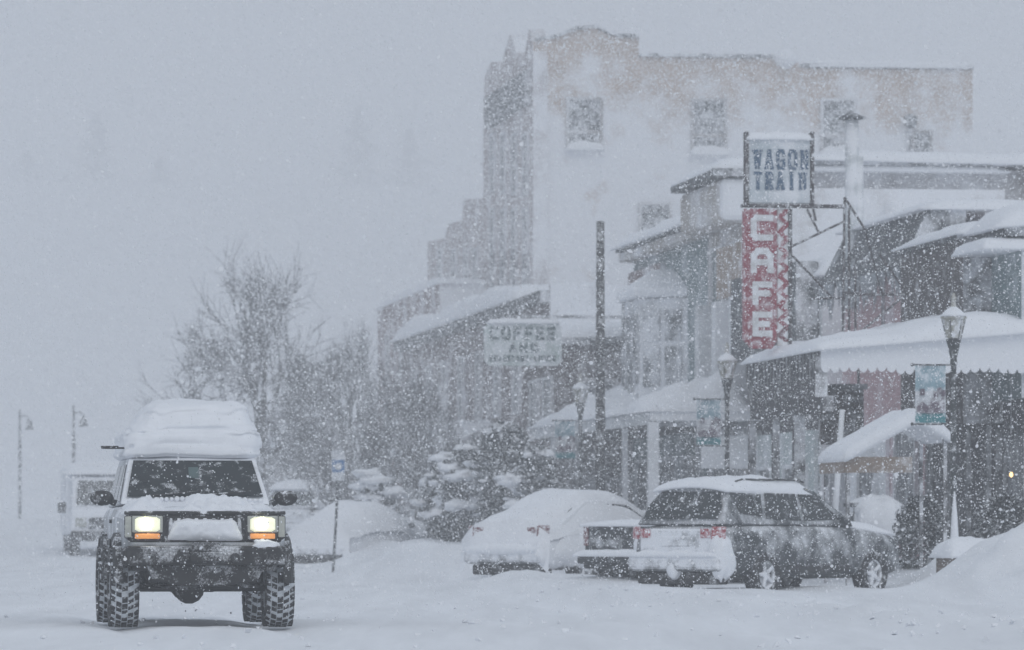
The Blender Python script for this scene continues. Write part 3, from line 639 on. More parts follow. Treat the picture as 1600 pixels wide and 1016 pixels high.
# two further buried cars
c2, pr2, wf2 = road_car('snowed_in_hatchback', 'small car drifted over with snow behind the parking sign, one dark patch showing', 495, 115, R(150), -.05, M_greypaint, M_rear, 'saloon', glass=True, lens=False)
buried_cover(c2, pr2, 7, .22, .95)
c3, pr3, wf3 = road_car('parked_wagon', 'dim parked car with dark windows just right of the off-road car', 452, 133, R(165), .5, M_greypaint, M_rear, 'estate', glass=True, lens=False)
roofsnow(c3, -.62, .62, -2.4, -.3, lambda x, y: 1.58, .25, 14); roofsnow(c3, -.75, .75, -4.4, -3.2, lambda x, y: 1.0, .16, 15, 'hood_snow')
# ------------------------------------------------------------------ buildings along the right of the street
WIND = (.1, -1, .25)
def wall_mat(name, col, snow=.38, sk=.5, **k):
    k.setdefault('sscale', .55); k.setdefault('scale', 1.4); k.setdefault('fine', .18); k.setdefault('soft', .13)
    return mat(name, col, .85, k.pop('var', .22), snow=snow, sdir=WIND, sk=sk, **k)
M_hotel = wall_mat('tan_render', (.52, .43, .37), .425, .52, zfade=(13.6, 17.0, .30), sscale=.75, soft=.10)
M_brick = wall_mat('red_brown_brick', (.12, .085, .085), .36, .42, scale=2.5, stretch=(1, 1, 3))
M_brickp = wall_mat('pinkish_brick', (.20, .135, .13), .40, .42, scale=2.5, stretch=(1, 1, 3))
M_darkwin = mat('dark_window_glass', (.03, .036, .042), .2, .3, 2, snow=.34, sk=.2, sdir=WIND, sscale=3, bump=0, fine=.2, soft=.15)
M_frame = wall_mat('weathered_white_trim', (.55, .56, .57), .42, .3)
M_teal = wall_mat('grey_teal_clapboard', (.16, .22, .23), .37, .45, stretch=(1, 1, 6))
M_brown = wall_mat('dark_brown_shingle', (.06, .05, .048), .31, .42, scale=5, sscale=3)
M_pink = wall_mat('pale_pink_clapboard', (.42, .27, .285), .33, .4, stretch=(1, 1, 6))
M_slate = wall_mat('grey_slate', (.065, .07, .075), .30, .42, scale=5, sscale=2)
M_darkw = wall_mat('dark_timber', (.045, .043, .046), .28, .42, scale=4, sscale=2.5, stretch=(6, 6, 1))
M_tanw = wall_mat('tan_board_siding', (.15, .125, .115), .41, .30, scale=3, sscale=.35, stretch=(1, 1, 5))
M_cream = wall_mat('cream_plaster', (.42, .39, .36), .44, .5)
M_whitew = wall_mat('white_boards', (.6, .62, .63), .42, .4)
M_trim = wall_mat('dull_stone_trim', (.30, .28, .27), .30, .3)
class Bld:
    def __init__(s, name, label, cat, u, v, group=None):
        s.o = (v, u, 0); s.root = thing(name, label, cat, S(u, v, 0), A, group)
    def m(s): return MB(s.o)
    def facade_poly(s, v, pts, name, m, ext=.5, parent=None):   # outline on the street front, photo pixels
        q = s.m(); q.prism([(v, *onV(px, py, v)) for px, py in pts], (ext, 0, 0)); return q.build(name, m, parent or s.root)
    def cross_poly(s, u, pts, name, m, ext=.5, parent=None):
        q = s.m(); q.prism([(onU(px, py, u)[0], u, onU(px, py, u)[1]) for px, py in pts], (0, ext, 0)); return q.build(name, m, parent or s.root)
    def box(s, name, m, v0, v1, u0, u1, z0, z1, bevel=0, parent=None):
        return s.m().box(v0, v1, u0, u1, z0, z1).build(name, m, parent or s.root, bevel=bevel)
    def fwin(s, v, u0, u1, z0, z1, fm=None, bars=1, glass=None):   # window in a street front
        q = s.m(); t = .09
        for a in ((u0 - t, u0, z0 - t, z1 + t), (u1, u1 + t, z0 - t, z1 + t), (u0, u1, z1, z1 + t), (u0, u1, z0 - t, z0)): q.box(v - .09, v + .02, *a)
        if bars: q.box(v - .06, v + .02, u0, u1, (z0 + z1) / 2 - .03, (z0 + z1) / 2 + .03)
        f = q.build('window', fm or M_frame, s.root)
        q = s.m(); q.box(v - .035, v - .01, u0, u1, z0, z1); q.build('pane', glass or M_darkwin, f)
        return f
    def cwin(s, u, v0, v1, z0, z1, fm=None, snow=True):           # window in a wall that faces up the street
        q = s.m(); t = .1
        for a, b in (((v0 - t, v0), (z0 - t, z1 + t)), ((v1, v1 + t), (z0 - t, z1 + t)), ((v0, v1), (z1, z1 + t)), ((v0, v1), (z0 - t, z0))): q.box(a[0], a[1], u - .10, u + .02, b[0], b[1])
        zm = z0 + (z1 - z0) * .32; q.box(v0, v1, u - .08, u + .02, zm - .07, zm + .07)
        f = q.build('window', fm or M_trim, s.root)
        q = s.m(); q.box(v0, v1, u - .04, u - .01, zm + .07, z1); q.build('pane', M_darkwin, f)
        q = s.m(); q.box(v0, v1, u - .03, u - .005, z0, zm - .07); q.build('pane', M_darkwin, f)
        if snow:
            q = s.m(); snow_slab(q, v0 - .1, v1 + .1, u - .28, u + .0, lambda x, y: z0 - .1, .30, u0_(v0), 14, 8, 4, .4, 2); q.build('sill_snow', M_snow, f, smooth=True)
        return f
    def roof_snow(s, v0, v1, u0, u1, z, h, seed=0, p=8, amp=.35, fr=.35, over=.12, nx=20, ny=40):
        q = s.m(); zf = z if callable(z) else (lambda x, y: z)
        snow_slab(q, v0, v1, u0, u1, zf, h, seed, nx, ny, p, amp, fr, over); return q.build('roof_snow', M_snow, s.root, smooth=True)
def u0_(v): return v * 3.1
# ---- the four-storey hotel
HU, HV = uv_of(833, 165)
h = Bld('hotel', 'tall four storey tan hotel with spiky parapet standing above every other roof', 'hotel', HU, HV)
HVE = onU(1520, 200, HU)[0]; zt = onU(833, 108, HU)[1]
h.box('main_block', M_hotel, HV + .5, HVE, HU + .45, onV(757, 200, HV + .5)[0], 0, zt - .6)
h.box('rear_wing', M_hotel, HV + .5, HVE - 6, onV(757, 200, HV + .5)[0], onV(670, 380, HV + .5)[0], 0, onV(668, 385, HV)[1])
h.cross_poly(HU, [(833, 825), (833, 64), (852, 60), (868, 60), (885, 53), (900, 47), (915, 43), (932, 45), (948, 53), (964, 58), (998, 60), (998, 89), (1130, 91), (1208, 91), (1212, 96), (1246, 97), (1250, 105), (1265, 107), (1400, 108), (1520, 109), (1520, 825)], 'side_wall', M_hotel, .45)
q = h.m()
for a, b in (((838, 64), (868, 60)), ((868, 60), (900, 47)), ((900, 47), (932, 44)), ((932, 44), (964, 58)), ((964, 58), (999, 60)), ((1000, 89), (1208, 91)), ((1252, 105), (1520, 109))):
    (va, za), (vb, zb) = onU(*a, HU), onU(*b, HU)
    q.hexa([(va, HU - .12, za), (vb, HU - .12, zb), (vb, HU + .55, zb), (va, HU + .55, za)], [(va, HU - .12, za + .12), (vb, HU - .12, zb + .12), (vb, HU + .55, zb + .12), (va, HU + .55, za + .12)])
q.build('parapet_cap', M_slate, h.root)
q = h.m(); va, za = onU(1265, 107, HU); vb = HVE; snow_slab(q, va, vb, HU - .1, HU + .6, lambda x, y: za + .08, .22, 3, 40, 8, 8, .4, .6); q.build('parapet_snow', M_snow, h.root, smooth=True)
q = h.m(); va = onU(1205, 95, HU)[0]; q.lathe([(.1, -.35), (.42, -.1), (.4, .1), (.1, .35)], (va + .5, HU - .05, onU(1228, 97, HU)[1] + .1), 'z', 12); q.build('parapet_lump', M_snow, h.root, smooth=True)
# street front seen edge-on: wall outline with merlons
h.facade_poly(HV - .02, [(833, 825), (833, 90), (829, 46), (826, 46), (821, 80), (816, 88), (806, 82), (799, 55), (796, 55), (790, 75), (783, 102), (775, 98), (768, 97), (763, 105), (757, 122), (755, 160), (755, 310), (724, 312), (722, 345), (700, 350), (695, 372), (668, 378), (667, 825)], 'street_front', wall_mat('grey_tan_brick', (.42, .375, .37), .36, .45, sscale=.8), .5)  # street front base is a greyer tan than the side wall
q = h.m()
u1, z1 = onV(815, 100, HV); u2, z2 = onV(757, 150, HV)
q.box(HV - .28, HV + .0, HU + .3, onV(768, 150, HV)[0], onV(790, 150, HV)[1] - .9, onV(790, 150, HV)[1] + .3)
q.build('cornice', M_slate, h.root, bevel=.1)
for i, px in enumerate((824, 806, 789, 772)):
    ua = onV(px, 200, HV)[0]
    for ztop, hh in ((onV(px, 212, HV)[1], 2.0), (onV(px, 330, HV)[1], 2.0), (onV(px, 425, HV)[1] + .6, 1.7)):
        h.fwin(HV - .02, ua - .55, ua + .55, ztop - hh, ztop, bars=1)
for px in (745, 731, 712, 690):
    ua = onV(px, 400, HV)[0]; zz = onV(px, 392, HV)[1]; h.fwin(HV - .02, ua - .6, ua + .6, zz - 1.5, zz)
for x0, y0, x1, y1 in ((889, 156, 937, 230), (1084, 158, 1131, 238), (1286, 158, 1333, 238), (1002, 320, 1045, 400)):
    a, zt_ = onU(x0, y0, HU); b_, zb_ = onU(x1, y1, HU); h.cwin(HU, a, b_, zb_, zt_)
a, zt_ = onU(1428, 208, HU); b_, zb_ = onU(1452, 260, HU); h.cwin(HU, a, b_, zb_, zt_)
q = h.m(); va, zz = onU(1421, 188, HU); q.lathe([(.05, -.3), (.22, -.2), (.24, .1), (.05, .2)], (va, HU - .2, zz), 'z', 10); q.tube([(va, HU - .15, zz), (va, HU - .15, zz - 1.6)], .05, 6); q.build('wall_lamp', M_slate, h.root)
# ---- brick block further along, and the two-storey brick shop row in front of the hotel front
u_a, z_a = onV(672, 440, 20); u_b, z_b = onV(590, 447, 20)
fb = Bld('far_brick_block', 'faint brick block at the far end of the row, left of the hotel', 'building', u_a, 20)
fb.box('wall', M_brickp, 20, 21.6, u_a - 3, u_b, 0, z_a - .2); fb.roof_snow(20, 21.6, u_a - 3, u_b, z_a - .2, .3, 2)
for i in range(4):
    uu = u_a - 2 + i * (u_b - u_a + 2) / 4; fb.fwin(20, uu + .4, uu + 1.5, z_a - 3.2, z_a - 1.4); fb.fwin(20, uu + .4, uu + 1.5, 2.8, 4.8)
BU0, BV = onV(860, 445, 19)[0], 19.0
BU1, BZ = onV(628, 508, 19)[0], onV(855, 447, 19)[1]
bb = Bld('brick_shop_row', 'two storey brick shop row with a thick snow ledge, left of the coffee sign', 'building', BU0, BV)
bb.box('wall', M_brick, BV, HV - .8, BU0 + .3, BU1, 0, BZ - .25)
bb.box('end_wall', wall_mat('plastered_end_wall', (.22, .19, .18), .46, .5), BV, HV - .8, BU0, BU0 + .3, 0, BZ)
bb.box('cornice', M_slate, BV - .3, BV, BU0, BU1, BZ - .5, BZ - .15)
bb.roof_snow(BV - .35, HV - .9, BU0 + 5, BU1, BZ - .15, .62, 5, over=.1)
q = bb.m()
for i in range(8):
    uu = BU0 + 1.6 + i * (BU1 - BU0 - 2) / 8; bb.fwin(BV, uu, uu + 1.2, BZ - 3.4, BZ - 1.4); bb.fwin(BV, uu - .4, uu + 2.2, .9, 3.2, bars=0)
u_p, z_p = onV(690, 600, 17.6); q = bb.m(); q.box(17.5, 17.72, u_p - .25, u_p + .25, 0, z_p); q.build('white_pilaster', M_whitew, bb.root)
q = bb.m(); q.prism([(17.3, BU0 + 12, 3.4), (18.99, BU0 + 12, 4.2), (18.99, BU0 + 12, 3.4)], (0, BU1 - BU0 - 14, 0)); q.build('awning', M_darkw, bb.root)
q = bb.m(); snow_slab(q, 17.2, 18.98, BU0 + 12, BU1 - 2, lambda x, y: 3.42 + (x - 17.3) * .48, .3, 6, 10, 40, 6, .8, .5); q.build('awning_snow', M_snow, bb.root, smooth=True)
# ---- low brick shop before it
lb = Bld('low_brick_shop', 'low dark brick shop with snowy roof directly behind the tall bare pole', 'building', 127, 18.2)
LZ = onU(930, 512, 127)[1]
lb.box('wall', wall_mat('sooty_brick', (.09, .065, .065), .27, .3, scale=2.5, sscale=1.2), 18.2, 24, 127, BU0 - .3, 0, LZ - .3)
lb.roof_snow(18.0, 24, 126.9, BU0 - .3, lambda x, y: LZ - .3 + (x - 18) * .04, .36, 7, amp=.6, fr=.8)
lb.box('roof_edge', M_slate, 18.1, 24.1, 126.75, 126.98, LZ - .45, LZ - .28)
lb.fwin(18.2, 128, 129.6, 3.6, 5.0); lb.fwin(18.2, 130.6, 132.2, 3.6, 5.0); lb.fwin(18.2, 128, 132, .8, 2.8, bars=0)
for vv in (18.8, 20.4, 22.2): lb.cwin(127, vv, vv + .9, 3.5, 4.9, snow=False)
# ---- teal fronted house
T0, T1 = onV(1106, 330, 20)[0], onV(990, 375, 20)[0]; TZ = onV(1100, 333, 20)[1]
tb = Bld('teal_gabled_shop', 'grey teal two storey shop with a snow-caked bay window, behind the white porch', 'building', T0, 20)
tb.box('wall', M_teal, 20, 27, T0, T1, 0, TZ - .35)
tb.box('brick_pier', M_brickp, 19.85, 20.0, T1 - 5.2, T1, 4.0, TZ - .9)
tb.box('cornice', M_cream, 19.6, 20, T0, T1, TZ - .62, TZ - .38, bevel=.03)
tb.box('fascia', M_slate, 19.5, 20.3, T0, T1, TZ - .36, TZ - .27)
tb.roof_snow(19.5, 26.5, T0, T1, TZ - .27, .45, 9)
ub = (T0 + T1) / 2 - .6; M_snpane = mat('snow_stuck_pane', (.06, .07, .075), .4, .3, 2, snow=.41, sdir=WIND, sk=.3, sscale=1.8, bump=.2, fine=.3, soft=.15)
q = tb.m(); q.prism([(20, ub - 2.2, 4.2), (18.9, ub - 1.3, 4.2), (18.9, ub + 1.3, 4.2), (20, ub + 2.2, 4.2)], (0, 0, 2.5)); bay = q.build('bay_window', wall_mat('snow_caked_bay', (.35, .36, .36), .46, .5, sscale=1.5), tb.root)
q = tb.m()
for k in (-1.0, -.1, .8): q.box(18.86, 18.89, ub + k - .35, ub + k + .3, 4.6, 6.3)
q.build('pane', M_snpane, bay)
for z0_, z1_ in ((4.5, 5.5), (5.65, 6.4)):
    for t0, t1 in ((.12, .45), (.55, .88)):
        A_, B_ = Vector((20, ub - 2.2, 0)), Vector((18.9, ub - 1.3, 0)); nn = Vector((-.63, -.77, 0)) * .02; a_, b_ = A_.lerp(B_, t0) + nn, A_.lerp(B_, t1) + nn
        q = tb.m(); q.prism([(a_.x, a_.y, z0_), (b_.x, b_.y, z0_), (b_.x, b_.y, z1_), (a_.x, a_.y, z1_)], nn); q.build('pane', M_snpane, bay)
q = tb.m(); q.loft([[(20, ub - 2.3, 6.72), (18.75, ub - 1.4, 6.72), (18.75, ub + 1.4, 6.72), (20, ub + 2.3, 6.72)], [(20, ub - 2.3, 6.95), (18.75, ub - 1.4, 6.95), (18.75, ub + 1.4, 6.95), (20, ub + 2.3, 6.95)], [(20, ub - .25, 7.5), (19.5, ub - .15, 7.5), (19.5, ub + .15, 7.5), (20, ub + .25, 7.5)]]); q.build('bay_roof_snow', M_snow, bay, bevel=.06)
for k in range(3): tb.fwin(20, T1 - 4.6 + k * 1.5, T1 - 3.7 + k * 1.5, 4.4, 6.3)
for k in range(3): tb.fwin(20, T0 + .8 + k * 3.6, T0 + 3.4 + k * 3.6, .7, 2.7, bars=0)
# porch in front of it
PU0, PU1, PV = 107.2, 126.7, 17.5
pc = Bld('white_porch', 'long white shop porch heaped with snow, its end facing up the street', 'porch', PU0, PV)
pc.box('deck', M_darkw, PV + .1, 19.5, PU0 + .2, PU1 - .3, 3.30, 3.45)
pc.box('beam', M_whitew, PV - .05, 20.6, PU0 - .1, PU0 + .1, 3.42, 3.72, bevel=.02)
pc.box('beam', M_whitew, PV - .08, PV + .1, PU0 + .12, PU1, 3.36, 3.62)
pc.box('post', M_whitew, PV - .10, PV + .14, PU0 - .12, PU0 + .1, 0, 3.4)
for k in range(1, 5): pc.box('post', M_whitew if k in (1, 4) else M_slate, PV - .05, PV + .07, PU0 + k * 4.0 - .06, PU0 + k * 4.0 + .06, 0, 3.34)
def porch(s, t, x, y):
    hump = sum(a * math.exp(-((y - c) / wd) ** 2) for c, a, wd in ((109.2, .95, 1.2), (113.5, .2, 1.2), (120.2, 1.05, 2.6), (124.8, .5, 1.2)))
    e = (1 - abs(2 * s - 1) ** 5) * (1 - abs(2 * t - 1) ** 12)
    return 3.66 + (.12 + hump * (.35 + .65 * s)) * max(0, e) ** .5 * (1 + .35 * fbm(x * 1.1, y * .8, 4, 4))
q = pc.m(); q.sheet(porch, PV - .2, 20.0, PU0 - .15, PU1, 16, 90, bottom=lambda x, y: 3.63); q.build('roof_snow', M_snow, pc.root, smooth=True)
pc.box('sign_board', M_whitew, 18.6, 20.7, PU0 - .16, PU0 - .11, 2.35, 3.1)
pc.box('dark_rail', M_slate, 18.55, 20.75, PU0 - .18, PU0 - .12, 3.1, 3.2)
# ---- white building with pilasters
W0, W1 = 108.6, T0 - .15
wb_ = Bld('white_columned_building', 'narrow cream building with white pilasters and dark cornice beside the hanging letters sign', 'building', W0, 20)
WZ = onV(1150, 268, 20)[1]
wb_.box('wall', M_cream, 20, 26, W0, W1, 0, WZ - .5)
wb_.box('cornice', M_cream, 19.3, 20, W0 - .2, W1 + .1, WZ - 1.3, WZ - .28, bevel=.15); wb_.box('cornice_edge', M_slate, 19.1, 20.2, W0 - .3, W1 + .2, WZ - .26, WZ - .08)
wb_.roof_snow(19.2, 26, W0, W1, WZ - .08, .35, 11)
wb_.box('shop_sign', mat('faded_tan_board', (.36, .28, .22), .8, .3, 4, snow=.36, sdir=WIND), 19.9, 19.99, W0 + .5, W1 - 1.6, WZ - 2.9, WZ - 1.7)
for uu in (W0 + .3, W0 + 2.6, W1 - .5): wb_.box('pilaster', M_whitew, 19.6, 20, uu - .22, uu + .22, 2.8, WZ - 3.0, bevel=.03)
for uu in (W0 + 1.45, W0 + 3.95): wb_.fwin(20, uu - .7, uu + .7, 4.6, 7.6, glass=mat('greenish_window', (.09, .13, .13), .3, .3, 3, snow=.36, sdir=WIND, sk=.2, sscale=3, bump=0))
wb_.fwin(20, W0 + .9, W1 - .9, .7, 2.7, bars=0)
# ---- dark narrow building, pink, brown, teal grey
def onz(px, py, v=20): return onV(px, py, v)[1]
D0, D1 = 100.2, 108.3
db = Bld('dark_parapet_shop', 'dark slate fronted shop with white plastered end wall behind the red letters', 'building', D0, 20)
DZ = onz(1287, 406)
db.box('wall', M_darkw, 20, 25, D0 + .3, D1, 0, DZ - .3); db.box('parapet', M_slate, 19.5, 20, D0 + .3, D1, DZ - 1.9, DZ, bevel=.04)
db.box('end_wall', M_whitew, 20.02, 25, D0, D0 + .3, 0, DZ - .5); db.roof_snow(20, 25, D0, D1, DZ - .3, .5, 3)
db.box('shop_front', wall_mat('pale_grey_green_boards', (.42, .48, .48), .36, .3), 19.9, 19.995, D0 + .3, D1, 0, 3.1); db.fwin(20, D0 + 1.5, D0 + 3, 4.6, 4.95); db.fwin(19.9, D0 + 1, D0 + 3.4, .9, 2.3, bars=0); db.fwin(19.9, D0 + 5, D0 + 6.6, .9, 2.3, bars=0)
P0, P1 = 90.1, 98.0
pb = Bld('pink_house', 'pale pink clapboard shop under a grey icicled mansard, behind the steel sign frame', 'building', P0, 20)
PZ = onz(1405, 336)
pb.box('wall', M_pink, 20, 26, P0, P1, 0, PZ - 1.0)
q = pb.m(); q.prism([(19.5, P0, PZ - 1.15), (20.1, P0, PZ), (20.8, P0, PZ), (20.8, P0, PZ - 1.15)], (0, P1 - P0, 0)); q.build('mansard', M_slate, pb.root)
r_ = random.Random(3); M_ice = mat('grey_ice', (.30, .33, .36), .25, .3, 6)
for i in range(60):
    uu = P0 + .05 + (P1 - P0 - .1) * r_.random(); ll = r_.uniform(.15, .75); q = pb.m(); q.tube([(19.53, uu, PZ - 1.14), (19.54, uu, PZ - 1.14 - ll)], [.055, .006], 5); q.build('icicle', M_ice, pb.root)
pb.roof_snow(20.0, 26, P0, P1, PZ - .02, .22, 13)
for uu in (P0 + 1.6, P0 + 3.7): pb.box('batten', M_slate, 19.95, 19.99, uu - .05, uu + .05, 4.3, PZ - 1.2)
pb.box('shop_front', M_whitew, 19.92, 19.995, P0 + 3.2, P1, 0, 2.95); pb.fwin(20, P0 + .6, P0 + 2.4, .8, 2.9, bars=0); pb.fwin(19.92, P0 + 4, P0 + 5.6, .8, 2.2, bars=0)
q = pb.m()
for px, py, r0 in ((1331, 188, .14), (1341, 245, .11)):
    vv, zz = onU(px, py, 96.5); q.tube([(vv, 96.5, 5.5), (vv, 96.5, zz)], r0, 14)
fl_ = q.build('flue_pipe', mat('pale_zinc', (.48, .52, .54), .5, .1, 3, snow=.40, sdir=WIND, sk=.4), pb.root, smooth=True)
vv, zz = onU(1331, 188, 96.5); q = pb.m(); q.lathe([(.27, 0), (.30, .03), (.12, .10), (.03, .13)], (vv, 96.5, zz + .02), 'z', 14); q.build('rain_cap', M_slate, fl_)
N0 = onV(1505, 358, 19.5)[0]; NZ = onV(1503, 360, 19.5)[1]; N1 = P0 - .15
bn = Bld('brown_shingled_shop', 'dark brown shingled upper storey between the pink shop and the teal grey one', 'building', N0, 19.5)
bn.box('wall', M_brown, 19.5, 26, N0, N1, 2.9, NZ - .05)
bn.box('shop_front', M_darkw, 20.1, 26, N0, N1, 0, 2.88)
bn.roof_snow(19.45, 26, N0, N1, lambda x, y: NZ - .05 + .05 * (x - 19.5), .28, 17)
bn.box('roof_edge', M_slate, 19.38, 19.49, N0, N1, NZ - .16, NZ - .03)
for k in range(5): bn.box('front_post', M_slate, 20.0, 20.09, N0 + .3 + k * 1.6, N0 + .42 + k * 1.6, 0, 2.88)
G0, G1 = 82.3, N0 - .1; GZ = onV(1520, 398, 20)[1]
gb = Bld('teal_grey_shop', 'teal grey boarded shop with a double snow ledge at the right edge', 'building', G0, 20)
gb.box('wall', M_teal, 20, 26, G0, G1, 3.3, GZ - .1); gb.box('shop_front', M_darkw, 20.2, 26, G0, G1, 0, 3.28)
gb.roof_snow(19.4, 20.1, G0, G1, GZ - .1, .20, 19); gb.box('gutter', M_slate, 19.7, 20.4, G0, G1, GZ + .12, GZ + .28)
gb.roof_snow(19.6, 26, G0, G1, lambda x, y: GZ + .28 + .08 * (x - 19.6), .42, 21)
for k in range(1):
    gb.fwin(20.2, G0 + .4 + k * 1.7, G0 + 1.8 + k * 1.7, .6, 2.6, fm=M_slate, bars=0)
# ---- long tan building standing behind the shops
LU = 109.0; v0, lz = onU(1270, 226, LU)
tn = Bld('tan_board_hall', 'long tan boarded hall with a thick snow roof rising behind the shop roofs', 'building', LU, v0)
tn.box('wall', M_tanw, v0, v0 + 24, LU, LU + 12, 0, lz - .55)
tn.box('eave_board', M_slate, v0 - .2, v0 + 24, LU - .5, LU - .02, lz - .5, lz - .38)
tn.roof_snow(v0 - .2, v0 + 24, LU - .55, LU + 12, lambda x, y: lz - .38 - .012 * (x - v0), .38, 23, nx=60, ny=24, amp=.5, fr=.3)
q = tn.m(); q.sheet(lambda s, t, x, y: lz - 2.6 + t * 1.4 + .5 * nz2(x * .25, 4) + .1 * nz2(x * 1.2, 7), v0 + 1.6, v0 + 24, LU - 2.4, LU - .01, 60, 10, bottom=lambda x, y: lz - 4); q.build('drift_on_lean_to', M_snow, tn.root, smooth=True)
# ---- wagon train canopy: near end faces up the street
CU0, CU1, CV = 82.0, 89.0, onU(1282, 580, 82.0)[0]
cn = Bld('snowy_canopy', 'deep shop canopy with scalloped valance and snowy roof by the nearest lamp post', 'canopy', CU0, CV)
czb = onU(1300, 580, CU0)[1]; czt = onU(1300, 545, CU0)[1]; CVE = 21.5
zroof = lambda x, y: czt + (x - CV) * .085
q = cn.m(); q.hexa([(CV, CU0, czt - .1), (CVE, CU0, czt - .1), (CVE, CU1, czt - .1), (CV, CU1, czt - .1)], [(CV, CU0, zroof(CV, 0)), (CVE, CU0, zroof(CVE, 0)), (CVE, CU1, zroof(CVE, 0)), (CV, CU1, zroof(CV, 0))]); q.build('deck', M_darkw, cn.root)
q = cn.m(); n = 62; wv = (CVE - CV) / n * 2
top = [(CV + (CVE - CV) * i / 60, CU0 - .04, zroof(CV + (CVE - CV) * i / 60, 0) - .02) for i in range(61)]
bot = []
for i in range(n * 4 + 1):
    v_ = CVE - (CVE - CV) * i / (n * 4); bot.append((v_, CU0 - .04, czb + .10 * (abs(math.sin(math.pi * i / 8)) ** .6 * -.85 - .5 * nz2(v_ * 2.1, 3)) + .06))
q.prism(top + bot, (0, .035, 0)); q.build('valance', wall_mat('white_canvas', (.5, .51, .53), .50, .5, sscale=2), cn.root)
cn.box('fascia', M_darkw, CV - .03, CV, CU0, CU1, czt - .45, czt - .02)
q = cn.m()
for i in range(22): q.box(CV - .05, CV - .035, CU0 + .1 + i * .31, CU0 + .2 + i * .31, czt - .5, czt - .05)
q.build('fascia_slats', M_slate, cn.root)
cn.box('beam', M_darkw, CV + .05, CV + .25, CU0 + .1, CU1, 3.05, 3.32)
for px, r0 in ((1248, .10), (1212, .065), (1175, .065)):
    uu = onV(px, 700, CV + .15)[0]; cn.box('post', M_darkw, CV + .15 - r0, CV + .15 + r0, uu - r0, uu + r0, 0, 3.04)
cn.box('corner_bracket', M_darkw, CV - .1, CV + .12, CU0 - .02, CU0 + .1, czb - .45, czb + .25)
def cs(s, t, x, y):
    e = (1 - abs(2 * s - 1) ** 9) * (1 - abs(2 * t - 1) ** 10)
    hgt = .22 + .24 * math.exp(-((x - 19.0) / .8) ** 2) + .10 * fbm(x * 1.1, y * .8, 5, 4)
    return zroof(x, y) + hgt * max(0, e) ** .5 + .01
q = cn.m(); q.sheet(cs, CV - .12, CVE, CU0 - .2, CU1 + .1, 60, 40, bottom=lambda x, y: zroof(x, y) - .04); q.build('roof_snow', M_snow, cn.root, smooth=True)
# small sloped awning, brown board, white posts and bulb under it
aw = Bld('small_sloped_awning', 'small sloped awning with tan edge, smothered in snow, beside the right lamp post', 'awning', 76.6, 17.6)
va, za = onU(1321, 712, 76.6); vb, zb = onU(1432, 638, 76.6); vt = onU(1425, 720, 76.6)[0]
q = aw.m(); q.box(va, vt, 76.57, 76.6, za - .28, za - .02); q.box(va - .03, va, 76.6, 78.6, za - .28, za - .02); q.build('valance', mat('tan_canvas', (.27, .21, .17), .85, .25, 5, snow=.36, sdir=WIND, sk=.1, sscale=2, fine=.2), aw.root)
v2 = onU(1484, 655, 76.6)[0]; z2 = onU(1484, 668, 76.6)[1]
azf = lambda x: za + (zb - .14 - za) * min(1, max(0, x - va) / (vb - va)) - (zb - z2) * max(0, x - vb) / (v2 - vb)
q = aw.m(); n = 12; xs = [va + (v2 - va) * i / n for i in range(n + 1)]
q.prism([(x, 76.6, azf(x)) for x in xs] + [(x, 76.6, azf(x) - .05) for x in xs[::-1]], (0, 2.0, 0)); q.build('canvas', M_darkw, aw.root)
for vv_, uu_ in ((va + .06, 76.7), (v2 - .06, 76.7), (va + .06, 78.5), (v2 - .06, 78.5)): aw.box('post', M_darkw, vv_ - .03, vv_ + .03, uu_ - .03, uu_ + .03, 0, azf(vv_) - .06)
def af(s, t, x, y):
    e = (1 - abs(2 * t - 1) ** 8) * (1 - abs(2 * s - 1) ** 14)
    return azf(min(v2, max(va, x))) + .15 * max(0, e) ** .5 * (1 + .25 * fbm(x * 1.5, y * 1.5, 3)) + .003
q = aw.m(); q.sheet(af, va - .05, v2 + .04, 76.47, 78.65, 44, 30, bottom=lambda x, y: azf(min(v2, max(va, x))) - .10); q.build('awning_snow', M_snow, aw.root, smooth=True)
bo = Bld('brown_hanging_board', 'dark brown board hung below the canopy, behind the leaning white post', 'sign', 89.2, 17.3)
v1_, z1_ = onU(1282, 600, 89.2); v2_, z2_ = onU(1350, 695, 89.2)
M_bb = mat('dark_brown_board', (.085, .065, .055), .8, .4, 3, snow=.33, sdir=WIND, sk=.2, sscale=5, fine=.25)
bo.box('board', M_bb, v1_, v2_, 89.2, 89.28, z2_, z1_ - .1, bevel=.02); bo.box('top_rail', M_slate, v1_ - .06, v2_ + .06, 89.15, 89.33, z1_ - .1, z1_)
for vv in (v1_ + .1, v2_ - .1): bo.box('hanger', M_slate, vv - .02, vv + .02, 89.2, 89.26, z1_, czt - .12)
wd = Bld('white_doorway_panel', 'upright white panel beneath the brown board', 'panel', 90.5, 17.6)
v1_, z1_ = onU(1297, 690, 90.5); v2_, _ = onU(1325, 690, 90.5); wd.box('panel', M_whitew, v1_, v2_, 90.5, 90.58, 0, z1_, bevel=.01); wd.box('frame', M_frame, v1_ - .06, v1_ - .003, 90.46, 90.6, 0, z1_ + .05)
v1_, z1_ = onU(1316, 640, 81.0); v2_, _ = onU(1305, 800, 81.0); q = MB(S(81, v1_, 0)); q.tube([S(81, v2_ - .03, 0), S(81, v2_, 1.3), S(81, v1_, z1_)], [.055, .055, .045], 10)
o = q.build('white_post', M_whitew, smooth=True, loc=S(81, v1_, 0)); tag(o, 'slim leaning white post in front of the brown board', 'post')
q = MB(S(82.6, 19.7, 2)); v1_, z1_ = onU(1580, 742, 82.6); q.o = S(82.6, v1_, z1_)
